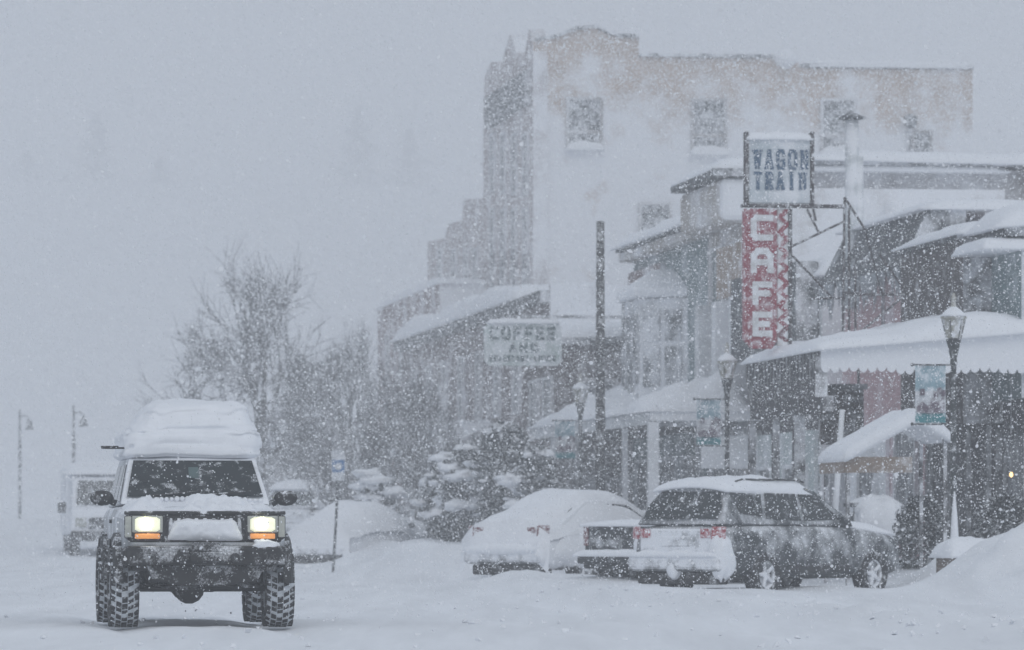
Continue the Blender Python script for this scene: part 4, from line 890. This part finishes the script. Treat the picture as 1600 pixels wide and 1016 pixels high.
q.lathe([(.005, -.045), (.03, -.02), (.032, .01), (.015, .045)], q.o, 'z', 10); bulb = q.build('lit_bulb', mat('warm_bulb', (1, .62, .25), .4, 0, 1, bump=0, emit=3.0), smooth=True, loc=S(82.6, v1_, z1_)); tag(bulb, 'small glowing warm bulb in the dark shop front at the right edge', 'lamp')
q = MB(S(82.6, v1_, z1_)); q.tube([S(82.6, v1_, z1_ + .05), S(82.6, v1_, czt - .1)], .008, 5); q.build('cord', M_darkw, bulb)
# ---- wagon train sign
WU = 86.0
ws = Bld('cafe_sign', 'white board reading WAGON TRAIN above a tall red board reading CAFE on a steel frame', 'sign', WU, onU(1165, 500, WU)[0])
X = lambda px, py: onU(px, py, WU)
def panel(name, m, px0, py0, px1, py1, d0, d1, bevel=.01, parent=None):
    (a, zt_), (b_, zb_) = X(px0, py0), X(px1, py1); return ws.box(name, m, a, b_, WU + d0, WU + d1, zb_, zt_, bevel, parent)
M_signw = wall_mat('pale_blue_enamel', (.48, .54, .58), .34, .3, sscale=2)
wp = panel('name_board', M_signw, 1170, 216, 1266, 318, 0, .14)
M_navy = mat('dark_blue_paint', (.05, .11, .19), .6, .25, 8, snow=.24, sdir=WIND, sk=.15, sscale=9, fine=.3)
(a, z0), (b_, z1) = X(1176, 265), X(1264, 234); letters(ws.m(), 'WAGON', a, z0, b_ - a, z1 - z0, WU, .058, serif=.018, gap=.24).build('lettering', M_navy, wp)
(a, z0), (b_, z1) = X(1177, 297), X(1261, 269); letters(ws.m(), 'TRAIN', a, z0, b_ - a, z1 - z0, WU, .058, serif=.018, gap=.24).build('lettering', M_navy, wp)
q = ws.m(); (a, z0), (b_, _) = X(1170, 216), X(1266, 216); snow_slab(q, a, b_, WU, WU + .16, lambda x, y: z0, .11, 5, 20, 6, 6, .4, 2); q.build('board_snow', M_snow, wp, smooth=True)
M_steel = mat('rusty_dark_steel', (.055, .045, .047), .8, .4, 6, snow=.27, sdir=WIND, sk=.25, sscale=8, fine=.3)
panel('frame_post', M_steel, 1164, 206, 1169.5, 322, -.03, .17); panel('frame_post', M_steel, 1266.5, 206, 1272, 322, -.03, .17)
panel('beam', M_steel, 1160, 318.5, 1322, 325, -.03, .2)
M_redp = mat('deep_red_enamel', (.27, .028, .05), .5, .25, 4, snow=.345, sdir=WIND, sk=.12, sscale=7, fine=.35)
q = ws.m(); q.prism([(X(px, py)[0], WU, X(px, py)[1]) for px, py in ((1162, 326), (1214, 326), (1214, 533), (1206, 545), (1176, 545), (1162, 530))], (0, .16, 0)); cf = q.build('cafe_board', M_redp, ws.root)
M_wl = mat('white_letter_paint', (.62, .62, .63), .6, .1, 4, snow=.40, sdir=WIND, sk=.2, sscale=4); M_pinkl = mat('red_outline_paint', (.42, .12, .14), .6, .2, 4, snow=.3)
for ch, y0, y1 in (('C', 336, 376), ('Q', 388, 427), ('F', 440, 477), ('E', 487, 526)):
    (a, z0), (b_, z1) = X(1173, y1), X(1208.5, y0); letters(ws.m(), ch, a, z0, b_ - a, z1 - z0, WU, .112).build('letter', M_wl, cf)
st = panel('arrow_strip', M_wl, 1215, 326, 1232, 541, .03, .12)
q = ws.m()
for i in range(9):
    y0 = 333 + i * 23
    a0, a1, am = X(1215, y0), X(1232, y0), None
    for (p0, p1) in (((1231, y0 - 6), (1218, y0 + 7)), ((1218, y0 + 7), (1231, y0 + 17))):
        A0, B0 = X(*p0), X(*p1); q.hexa([(A0[0] - .06, WU + .012 + .002 * i, A0[1]), (A0[0] + .06, WU + .012 + .002 * i, A0[1]), (B0[0] + .06, WU + .012 + .002 * i, B0[1]), (B0[0] - .06, WU + .012 + .002 * i, B0[1])], [(A0[0] - .06, WU + .028, A0[1]), (A0[0] + .06, WU + .028, A0[1]), (B0[0] + .06, WU + .028, B0[1]), (B0[0] - .06, WU + .028, B0[1])])
q.build('zigzag_stripe', M_redp, st)
panel('frame_post', M_steel, 1232.5, 326, 1238, 545, 0, .12)
q = ws.m()
def bar(p0, p1, r=.022, d=.08, d1=None):
    a, b_ = X(*p0), X(*p1); q.tube([(a[0], WU + d, a[1]), (b_[0], WU + (d if d1 is None else d1), b_[1])], r, 6)
for p0, p1 in (((1321, 308), (1318, 540)), ((1328, 325), (1328, 530)), ((1338, 420), (1338, 520)), ((1321, 308), (1352, 357)), ((1238, 385), (1322, 345)), ((1238, 398), (1266, 427)), ((1266, 427), (1302, 466)), ((1268, 466), (1322, 466)), ((1322, 460), (1412, 460)), ((1342, 522), (1412, 464)), ((1376, 398), (1414, 452)), ((1262, 326), (1280, 362)), ((1272, 326), (1276, 345))): bar(p0, p1)
bar((1352, 357), (1414, 452), .018, .08, 2.0); bar((1324, 455), (1400, 455), .018, .3, 1.8)
q.build('brace_frame', M_steel, ws.root)
# ---- coffee sign
KU = 122.0
k = Bld('coffee_sign', 'pale board on an arm reading COFFEE AND in faded letters, left of the bare pole', 'sign', KU, onU(880, 540, KU)[0])
X = lambda px, py: onU(px, py, KU)
(a, zt_), (b_, zb_) = X(757, 504), X(878, 572)
c_ = .12; q = k.m(); q.prism([(a + c_, KU, zb_), (b_ - c_, KU, zb_), (b_, KU, zb_ + c_), (b_, KU, zt_ - c_), (b_ - c_, KU, zt_), (a + c_, KU, zt_), (a, KU, zt_ - c_), (a, KU, zb_ + c_)], (0, .12, 0))
kb = q.build('board', wall_mat('pale_green_board', (.42, .50, .48), .36, .3, sscale=2.2), k.root)
M_gl = mat('faded_green_letters', (.07, .115, .12), .7, .3, 8, snow=.30, sdir=WIND, sk=.2, sscale=7, fine=.25)
for txt, x0, y0, x1, y1, th in (('COFFEE', 765, 510, 869, 532, .08), ('AND', 794, 536, 842, 551, .065), ('BREAKFAST-LUNCH', 764, 555, 868, 565, .034)):
    (a_, z1), (b2, z0) = X(x0, y0), X(x1, y1); letters(k.m(), txt, a_, z0, b2 - a_, z1 - z0, KU, th, gap=.2).build('lettering', M_gl, kb)
q = k.m(); snow_slab(q, a + .1, b_ - .1, KU, KU + .14, lambda x, y: zt_, .10, 3, 18, 5, 6, .4, 2); q.build('board_snow', M_snow, kb, smooth=True)
k.box('arm', M_slate, b_ - 1.2, 20, KU + .03, KU + .09, zt_ + .12, zt_ + .2); k.box('hanger', M_slate, b_ - 1.1, b_ - 1.05, KU + .03, KU + .09, zt_ + .003, zt_ + .117); k.box('hanger', M_slate, b_ - .15, b_ - .1, KU + .03, KU + .09, zt_ + .003, zt_ + .117)
# ------------------------------------------------------------------ poles, lamps, signs on the pavement
def gz(u, v): return ground_z(u, v)
uu, vv = uv_of(938, 112.5); zt_ = CAMZ + (HY - 346) * 112.5 / F
q = MB(S(uu, vv, 0)); q.tube([S(uu, vv, -.2), S(uu, vv, 4), S(uu, vv, zt_)], [.125, .11, .092], 12)
pole = q.build('utility_pole', mat('dark_weathered_wood', (.045, .043, .042), .85, .4, 4, snow=.25, sdir=WIND, sk=.25, sscale=5, fine=.35, stretch=(5, 5, 1)), smooth=True, loc=S(uu, vv, 0)); tag(pole, 'tall bare dark pole rising behind the buried car', 'pole')
M_iron = mat('dark_green_iron', (.030, .036, .038), .6, .3, 5, snow=.25, sdir=WIND, sk=.3, sscale=7, fine=.3)
M_lant = mat('frosted_tan_glass', (.33, .32, .27), .5, .15, 5, snow=.38, sdir=WIND, sk=.2, sscale=6)
M_ban = mat('pale_blue_banner', (.27, .40, .46), .8, .2, 3, snow=.36, sdir=WIND, sk=.2, sscale=5); M_ban2 = mat('teal_banner', (.06, .24, .27), .8, .2, 4, snow=.33, sdir=WIND, sk=.2, sscale=6)
M_ban3 = mat('white_banner', (.5, .52, .55), .8, .1, 3, snow=.36, sdir=WIND, sk=.2, sscale=5); M_ban4 = mat('plum_banner', (.13, .10, .13), .8, .2, 3, snow=.33, sdir=WIND, sk=.2, sscale=7, fine=.2)
def lamp(px, Y, label, banner=True):
    u, v = uv_of(px, Y); r = thing('street_lamp', label, 'lamp post', S(u, v, 0), A, 'lantern lamp posts along the pavement')
    q = MB(); q.lathe([(.14, -.1), (.14, .45), (.10, .55), (.09, .95), (.055, 1.05), (.045, 3.6), (.06, 3.62), (.05, 3.7)], n=14); q.build('post', M_iron, r, smooth=False)
    q = MB(); q.lathe([(.05, 3.70), (.075, 3.80), (.10, 3.92), (.125, 4.0), (.10, 4.02)], n=8); q.build('lantern_neck', M_iron, r)
    q = MB(); q.lathe([(.115, 4.02), (.185, 4.32)], n=6); q.build('lantern_glass', M_lant, r)
    q = MB()
    for i in range(6):
        t = i * math.pi / 3; q.tube([(.118 * math.cos(t), .118 * math.sin(t), 4.02), (.19 * math.cos(t), .19 * math.sin(t), 4.32)], .01, 4)
    q.build('lantern_frame', M_iron, r)
    q = MB(); q.lathe([(.20, 4.32), (.215, 4.35), (.14, 4.45), (.06, 4.50), (.045, 4.54), (.03, 4.62), (.045, 4.65), (.012, 4.74)], n=12); q.build('lantern_cap', M_lant, r)
    q = MB(); q.lathe([(.21, 4.354), (.19, 4.39), (.12, 4.46), (.05, 4.505)], (-.005, -.02, .012), n=12); q.build('cap_snow', M_snow, r, smooth=True)
    if banner:
        for z in (3.60, 2.66): q = MB(); q.tube([(-.03, 0, z), (-.66, 0, z)], .014, 6); q.lathe([(.022, -.02), (.03, 0), (.022, .02)], (-.67, 0, z), 'x', 8); q.build('banner_arm', M_iron, r)
        q = MB(); x0, x1 = -.62, -.13; n = 8
        def ww(x): return .03 * math.sin((x + .6) * 7)
        def strip(m, z0, z1, off, name, par):
            q = MB(); top = []
            for i in range(n): 
                a, b_ = x0 + (x1 - x0) * i / n, x0 + (x1 - x0) * (i + 1) / n
                q.hexa([(a, ww(a) + off, z0), (b_, ww(b_) + off, z0), (b_, ww(b_) + off + .006, z0), (a, ww(a) + off + .006, z0)], [(a, ww(a) + off, z1), (b_, ww(b_) + off, z1), (b_, ww(b_) + off + .006, z1), (a, ww(a) + off + .006, z1)])
            return q.build(name, m, par)
        bnr = strip(M_ban, 2.68, 3.585, 0, 'banner', r)
        strip(M_ban3, 2.86, 3.18, -.008, 'white_band', bnr); strip(M_ban2, 2.685, 2.83, -.012, 'teal_band', bnr)
        q = MB(); pts = [(x0 + .02, 2.84), (x0 + .02, 2.93), (x0 + .12, 3.02), (x0 + .2, 2.95), (x0 + .3, 3.1), (x0 + .38, 3.02), (x0 + .46, 3.12), (x1 - .02, 3.0), (x1 - .02, 2.84)]
        q.prism([(x, ww(x) - .020, z) for x, z in pts], (0, .006, 0)); 
        for x, z in ((x0 + .08, 3.2), (x0 + .3, 3.17), (x0 + .36, 3.22), (x0 + .42, 3.18)): q.box(x, x + .07, -.02 + ww(x) - .012, -.012 + ww(x), z - .08, z + .02)
        q.build('mountain_print', M_ban4, bnr)
    q = MB(); q.loft([[(.11 * s * math.cos(t), -.06 + .11 * s * math.sin(t), z) for t in [k * math.pi / 5 for k in range(10)]] for z, s in ((.2, .95), (.6, .8), (.9, .6), (1.25, .4), (1.6, .1))]); q.build('wind_packed_snow', M_snow, r, smooth=True)
    return r
lamp(1490, 76.0, 'nearest lantern lamp post, with a banner, standing in front of the scalloped canopy')
lamp(1136, 96.5, 'lantern lamp post with a banner directly left of the canopy posts')
lamp(907, 116.0, 'lantern lamp post just left of the tall bare pole, banner faint')
def farlamp(px, Y, ytop, label):
    u, v = uv_of(px, Y); zt_ = CAMZ + (HY - ytop) * Y / F; r = thing('road_lamp', label, 'lamp post', S(u, v, 0), A, 'arm lamps far down the road')
    q = MB(); q.tube([(0, 0, 0), (0, 0, zt_)], [.09, .05], 8); q.build('post', M_iron, r)
    q = MB(); q.tube([(0, 0, zt_ - .35), (.25, 0, zt_ - .25), (.42, 0, zt_ - .4)], .03, 6); q.build('arm', M_iron, r)
    q = MB(); q.lathe([(.04, 0), (.1, -.1), (.19, -.42), (.19, -.5)], (.42, 0, zt_ - .4), 'z', 10); q.build('lantern', M_iron, r)
    q = MB(); q.box(-.08, .08, -.2, -.08, zt_ - 2.6, zt_ - 1.6); q.build('notice', M_iron, r)
farlamp(115, 205, 634, 'arm lamp above the far pale truck'); farlamp(31, 215, 640, 'arm lamp near the left edge with nothing in front')
u, v = uv_of(526, 101); zt_ = CAMZ + (HY - 704) * 101 / F
ps = thing('parking_sign', 'white and blue sign on a thin dark post in the snowbank', 'sign', S(u, v, 0), A)
q = MB(); q.tube([(-.08, 0, 0), (.0, 0, 1.4), (.03, 0, zt_ - .05)], .028, 8); q.build('post', M_iron, ps)
q = MB(); q.box(-.11, .17, -.04, -.03, zt_ - .64, zt_); pn = q.build('plate', M_ban3, ps, bevel=.004)
q = MB(); q.box(-.10, .16, -.046, -.042, zt_ - .46, zt_ - .20); q.build('blue_field', mat('sign_blue', (.10, .20, .38), .6, .2, 4, snow=.33, sdir=WIND, sk=.2, sscale=6), pn)
q = MB(); q.lathe([(.075, -.052), (.075, -.048)], (.03, 0, zt_ - .34), 'y', 20); q.build('white_disc', M_ban3, pn)
# capped box right of the estate car, planter in the drift
u, v = uv_of(1366, 83.4); cb = thing('capped_cabinet', 'dark box under a bulging cap of snow, behind the nose of the estate car', 'cabinet', S(u, v, .2), A)
q = MB(); q.box(-.42, .25, -.3, .4, .2, 1.18); q.build('cabinet', M_slate, cb, bevel=.03); q = MB(); q.box(-.46, .29, -.34, .44, 1.18, 1.25); q.build('lid', M_slate, cb, bevel=.02)
lump(cb, (0, -.05, 1.12), .50, .5, .27, 21, 'snow_cap', .18); lump(cb, (.08, -.42, .88), .46, .3, .42, 22, 'snow_drape', .22)
u, v = uv_of(1497, 71.6); pl_ = thing('wooden_planter', 'corner of a tan wooden planter poking out of the drift', 'planter', S(u, v, 0), R(20))
q = MB(); q.box(-.13, .6, -.1, .5, .2, .60); q.build('box', mat('tan_planter_wood', (.16, .125, .10), .8, .35, 6, snow=.3, sdir=WIND, sk=.1, sscale=8, fine=.3), pl_, bevel=.01)
q = MB(); snow_slab(q, -.15, .65, -.14, .55, lambda x, y: .60, .26, 4, 20, 20, 4, .3, 2); q.build('planter_snow', M_snow, pl_, smooth=True)
# ------------------------------------------------------------------ trees
M_bark = mat('frosted_bark', (.06, .055, .055), .9, .3, 5, snow=.30, sdir=(0, -.6, .8), sk=.45, sscale=3, fine=.2)
M_twig = mat('frosted_twigs', (.15, .15, .16), .9, .3, 3, snow=.30, sdir=(0, -.5, .85), sk=.5, sscale=2)
M_needf = mat('frosted_haze_pale_needles', (.22, .24, .25), .9, .3, 2, snow=.44, sdir=(0, -.4, .9), sk=.5, sscale=1.2)  # base colour paled to imitate haze over the far conifers, plus stuck snow
M_need = mat('frosted_evergreen', (.045, .055, .055), .9, .3, 2, snow=.34, sdir=(0, -.4, .9), sk=.5, sscale=1.2, fine=.2)
def bare_tree(px, Y, ytop, wpx, label, seed, group='bare trees', levels=5, base=None, low=False):
    u, v = uv_of(px, Y); H = CAMZ + (HY - ytop) * Y / F; b0 = base if base is not None else ground_z(u, v); H -= b0
    r = thing('bare_bush' if low else 'bare_tree', label, 'bush' if low else 'tree', S(u, v, b0), 0, group); rn = random.Random(seed); T = MB(); C = MB()
    spread = 1.05
    def grow(p, d, ln, rad, lev):
        n = 3; pts = [p]; 
        for i in range(n):
            d = (d + Vector((rn.gauss(0, .13), rn.gauss(0, .13), rn.gauss(0, .06) + (.02 if lev > 1 else 0)))).normalized(); pts.append(pts[-1] + d * ln / n)
        (T if lev < 2 else C).tube(pts, [rad, rad * .88, rad * .76, rad * .62], 8 if lev < 2 else 3, cap=lev < 2)
        if lev >= levels: return
        NB = rn.choice((3, 4, 4, 5)) if lev else 8
        for k in range(NB):
            t = rn.uniform(.45, 1.0) if lev else (.1 if low else .45) + (.9 if low else .55) * k / 7
            i = min(n - 1, int(t * n)); q = pts[i].lerp(pts[i + 1], t * n - i if t < 1 else 1)
            az = rn.uniform(0, 6.283) if lev else k * 2.4 + rn.uniform(-.3, .3); tilt = rn.uniform(.3, .85) if lev else 1.15 - .9 * k / 7
            s = d.orthogonal().normalized(); s = Matrix.Rotation(az, 3, d) @ s
            nd = (d * math.cos(tilt) + s * math.sin(tilt) * spread).normalized()
            grow(q, nd, ln * rn.uniform(.62, .86), rad * rn.uniform(.5, .66), lev + 1)
    grow(Vector((0, 0, -.2)), Vector((rn.gauss(0, .04), 0, 1)), H * .36, H * .024, 0)
    zs = sorted(q.co.z for q in C.bm.verts); mz = zs[int(len(zs) * .975)]; f = H / mz
    xs = sorted((q.co.x for q in C.bm.verts)); lo, hi = xs[len(xs) // 30], xs[-len(xs) // 30]; fx = wpx * Y / F / (hi - lo); mid = (lo + hi) / 2 * fx
    for bm_ in (T.bm, C.bm):
        for q in bm_.verts: k = min(1, max(0, q.co.z / (mz * .4))); q.co = (q.co.x * fx - mid * k, q.co.y * fx, q.co.z * f)
    T.build('trunk', M_bark, r); C.build('crown', M_twig, r)
bare_tree(398, 150, 428, 235, 'largest bare tree behind the off-road car, branches spread wide', 4, levels=5)
bare_tree(478, 146, 545, 120, 'smaller bare tree right of the largest one, half hidden by it', 9)
bare_tree(545, 138, 525, 110, 'bare tree close to the far brick shops, above the parking sign', 15)
bare_tree(612, 130, 585, 100, 'dense bare tree against the brick shop row', 31)
def evergreen(px, Y, ytop, wid, label, seed, name='evergreen_tree', group='evergreens', n=900, base=None, round_=False):
    u, v = uv_of(px, Y); b0 = base if base is not None else ground_z(u, v) - .2; H = CAMZ + (HY - ytop) * Y / F - b0
    r = thing(name, label, 'shrub' if round_ else 'tree', S(u, v, b0), 0, group); rn = random.Random(seed)
    q = MB(); q.tube([(0, 0, 0), (0, 0, H * (.55 if round_ else .96))], [H * .02 + .03, .01], 7); q.build('trunk', M_bark, r)
    C = MB()
    for i in range(n):
        t = rn.random() ** .8; z = H * (.06 + .94 * t); az = rn.uniform(0, 6.283)
        if round_: R0 = wid * math.sqrt(max(.02, 1 - (2 * t - .9) ** 2 / 1.25)) * (.75 + .4 * nz2(math.cos(az) * 1.5 + seed, math.sin(az) * 1.5, t * 3)); rr = R0 * rn.uniform(.45, 1)
        else: R0 = wid * (1 - t) ** .85 * (.8 + .35 * math.sin(t * 38 + seed)) + .06; rr = R0 * rn.uniform(.35, 1)
        p = Vector((rr * math.cos(az), rr * math.sin(az), z)); o = Vector((math.cos(az), math.sin(az), -.35 + rn.gauss(0, .25))).normalized()
        if round_: o = Vector((rn.gauss(0, 1), rn.gauss(0, 1), rn.gauss(0, .5))).normalized()
        sz = (H * .03 + .07) * rn.uniform(.6, 1.3) * (1.0 if not round_ else .62); sd = o.cross(Vector((0, 0, 1))).normalized() * sz * .42; up = Vector((0, 0, sz * .16))
        C.poly([p - o * sz * .6, p + sd + up * .3, p + o * sz, p - sd + up * .3])
        if rn.random() < .5: C.poly([p - o * sz * .5 + up, p + o * sz * .2 - up * 2.2, p + o * sz * .9 - up])
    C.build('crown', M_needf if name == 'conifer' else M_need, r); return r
for i, (px, Y, yt, wp, lb_) in enumerate(((648, 124, 600, 95, 'tangled leafless bush against the brick shops, right of the lone snowy shrub'), (572, 128, 640, 85, 'tangled leafless bush right of the parking sign'), (700, 121, 655, 80, 'low leafless bush below the white pilaster'), (475, 140, 655, 110, 'leafless bush just right of the off-road car roof, dimmed by snow'), (752, 117, 680, 80, 'leafless bush above the tail of the buried saloon'), (525, 124, 690, 90, 'low leafless bush directly behind the parking sign'))):
    bare_tree(px, Y, yt, wp, lb_, 60 + i * 7, 'leafless bushes by the shops', low=True)
def snowy_shrub(px, Y, ytop, wid, label, seed, n=4500):
    u, v = uv_of(px, Y); b0 = ground_z(u, v) - .1; H = CAMZ + (HY - ytop) * Y / F - b0
    r = evergreen(px, Y, ytop + 6, wid, label, seed, 'snow_laden_shrub', 'snow laden shrubs before the porch', n, b0, True)
    rn = random.Random(seed + 1); q = MB()
    for i in range(52):
        az = rn.uniform(0, 6.283); t = rn.uniform(.3, .95); rr = wid * .8 * math.sqrt(max(.05, 1 - (2 * t - .9) ** 2)) * rn.uniform(.3, 1.1); c = Vector((rr * math.cos(az), rr * math.sin(az), H * t)); s = rn.uniform(.16, .36) if i < 9 else rn.uniform(.03, .12)
        rings = []
        for a in range(1, 7):
            ph = math.pi * a / 7 - math.pi / 2; rings.append([c + Vector((s * 1.3 * math.cos(ph) * math.cos(tt), s * 1.3 * math.cos(ph) * math.sin(tt), s * .45 * math.sin(ph))) * (1 + .9 * nz2(math.cos(tt) * 1.6 + i, math.sin(tt) * 1.6, ph * 1.3)) for tt in [k * math.pi / 5 for k in range(10)]])
        q.loft(rings)
    q.build('snow_clumps', M_snow, r, smooth=True)
for i, a in enumerate(((730, 112, 690, 1.0, 'broad shrub bowed by snow clumps, second to the left of the pole'), (790, 110, 655, 1.1, 'tallest snow-laden shrub, a white plume on top'), (840, 108, 690, .8, 'snow-laden shrub nearest the lamp by the pole'), (695, 116, 705, .8, 'small snow-laden shrub furthest left of the cluster'), (588, 118, 726, .55, 'lone snow-laden shrub right of the parking sign'))): snowy_shrub(*a, 40 + i * 3)
evergreen(1575, 78.5, 775, .8, 'dark bush half buried at the right edge', 77, 'dark_bush', None, 3500, .2, True)
evergreen(1440, 80.5, 775, .7, 'dark bush between the capped box and the nearest lamp post', 78, 'dark_bush', None, 3000, .2, True)
for i, (px, Y, yt, wd_, lb_) in enumerate(((42, 850, 235, 8.5, 'broad ghostly conifer at the far left'), (150, 880, 175, 8.0, 'tallest ghostly conifer, above the left roofs'), (100, 860, 275, 6.5, 'short ghostly conifer between the two tall left ones'), (250, 890, 245, 6.5, 'thin ghostly conifer above the middle of the hillside roofs'), (560, 890, 165, 7.8, 'ghostly conifer left of the hotel, almost lost in the snowfall'), (640, 895, 200, 7.5, 'ghostly conifer closest to the hotel'), (10, 840, 290, 6.5, 'lowest ghostly conifer at the left frame edge'))):
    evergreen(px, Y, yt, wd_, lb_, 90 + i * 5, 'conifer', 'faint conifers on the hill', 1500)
# ------------------------------------------------------------------ faint houses on the hill
def house(px, Y, ypk, yeave, wpx, label, seed):
    u, v = uv_of(px, Y); wd_ = wpx * Y / F / 2; zp, ze = CAMZ + (HY - ypk) * Y / F, CAMZ + (HY - yeave) * Y / F
    r = thing('hillside_house', label, 'house', S(u, v, 0), A + R(3), 'faint houses on the hillside'); b0 = ground_z(u, v) - 1
    q = MB(); q.prism([(-wd_ * .85, 0, b0), (wd_ * .85, 0, b0), (wd_ * .85, 0, ze + .4), (0, 0, zp - .2), (-wd_ * .85, 0, ze + .4)], (0, 8, 0)); q.build('wall', M_cream, r)
    q = MB()
    for s in (-1, 1): q.prism([(0, -.7, zp), (s * wd_, -.7, ze), (s * wd_, -.7, ze + .5), (0, -.7, zp + .55)], (0, 9.4, 0))
    q.build('roof', M_snow, r, bevel=.12)
    for x in (-wd_ * .4, wd_ * .4) if Y < 250 else ():
        q = MB(); q.box(x - .6, x + .6, -.05, -.01, ze - 1.6, ze - .1); q.build('window', M_darkwin, r)
house(258, 760, 312, 372, 150, 'left of the two joined ghostly gables above the off-road car', 1); house(402, 770, 316, 378, 130, 'right of the two joined ghostly gables above the bare tree', 2)
house(70, 780, 330, 385, 130, 'ghostly gabled house at the left, below the conifers', 3); house(110, 480, 625, 665, 130, 'low ghostly roof behind the far pale truck', 4); house(250, 470, 600, 650, 170, 'low ghostly roof left of the snow slab on the off-road car', 5)
house(490, 190, 672, 700, 95, 'small dim roof edge right of the slab of roof snow', 6)
# ------------------------------------------------------------------ falling snow: flakes fill the air in front of and among the houses
def flakes(layers, seed=1):
    rg = np.random.default_rng(seed); P = []
    for ya, yb, dens, rad in layers:               # flakes per cubic metre, radius
        n = int(.236 * .132 * (yb ** 3 - ya ** 3) / 3 * dens)
        Y = (ya ** 3 + (yb ** 3 - ya ** 3) * rg.random(n)) ** (1 / 3)
        P.append((rg.uniform(-.118, .118, n) * Y, Y, CAMZ + rg.uniform(-.02, .112, n) * Y, rg.lognormal(math.log(rad), .42, n)))
    x, Y, z, s = (np.concatenate(q) for q in zip(*P))
    keep = z > .1; x, Y, z, s = x[keep], Y[keep], z[keep], s[keep]; n = len(x)
    base = np.array([(math.cos(t), math.sin(t), 0) for t in np.arange(6) * math.pi / 3]) * 1.28
    nr = rg.normal(size=(n, 3)); nr /= np.linalg.norm(nr, axis=1)[:, None]; hp = rg.normal(size=(n, 3)); a1 = np.cross(nr, hp); a1 /= np.linalg.norm(a1, axis=1)[:, None]; a2 = np.cross(nr, a1)
    V = (base[None, :, 0, None] * a1[:, None, :] + base[None, :, 1, None] * a2[:, None, :]) * s[:, None, None]
    V = V + np.stack([x, Y, z], -1)[:, None, :]
    Fi = np.arange(6 * n); me = bpy.data.meshes.new('falling_snow'); me.vertices.add(6 * n); me.loops.add(6 * n); me.polygons.add(n)
    me.vertices.foreach_set('co', V.reshape(-1).astype(np.float32)); me.loops.foreach_set('vertex_index', Fi.astype(np.int32))
    me.polygons.foreach_set('loop_start', np.arange(0, len(Fi), 6, dtype=np.int32)); me.update()
    me.materials.append(M_flake); o = bpy.data.objects.new('falling_snow', me); COL.objects.link(o)
    tag(o, 'white snowflakes falling through the air over the whole street', 'snow', kind='stuff')
M_flake = mat('snowflake', (.96, .965, .98), .8, .01, 1, bump=0, spec=.1)
_n = M_flake.node_tree; _tr = _n.nodes.new('ShaderNodeBsdfTranslucent'); _tr.inputs[0].default_value = (.96, .965, .98, 1); _mx = _n.nodes.new('ShaderNodeMixShader'); _mx.inputs[0].default_value = .5
_n.links.new(_n.nodes['Principled BSDF'].outputs[0], _mx.inputs[1]); _n.links.new(_tr.outputs[0], _mx.inputs[2]); _n.links.new(_mx.outputs[0], _n.nodes['Material Output'].inputs['Surface'])
flakes([(41, 62, 34, .0046), (62, 115, 30, .0056), (115, 182, 17, .0100)])
# ------------------------------------------------------------------ haze
m = bpy.data.materials.new('haze'); m.use_nodes = True; t = m.node_tree; t.nodes.clear()
pv = t.nodes.new('ShaderNodeVolumePrincipled'); pv.inputs['Color'].default_value = (.95, .96, .985, 1); pv.inputs['Density'].default_value = HAZE; pv.inputs['Anisotropy'].default_value = 0
oo = t.nodes.new('ShaderNodeOutputMaterial'); t.links.new(pv.outputs[0], oo.inputs['Volume'])
hz_ = MB().box(-480, 480, -60, 1080, -3, 140).build('haze', m); hz_['kind'] = 'stuff'; tag(hz_, 'pale air thick with fine snow', 'haze')
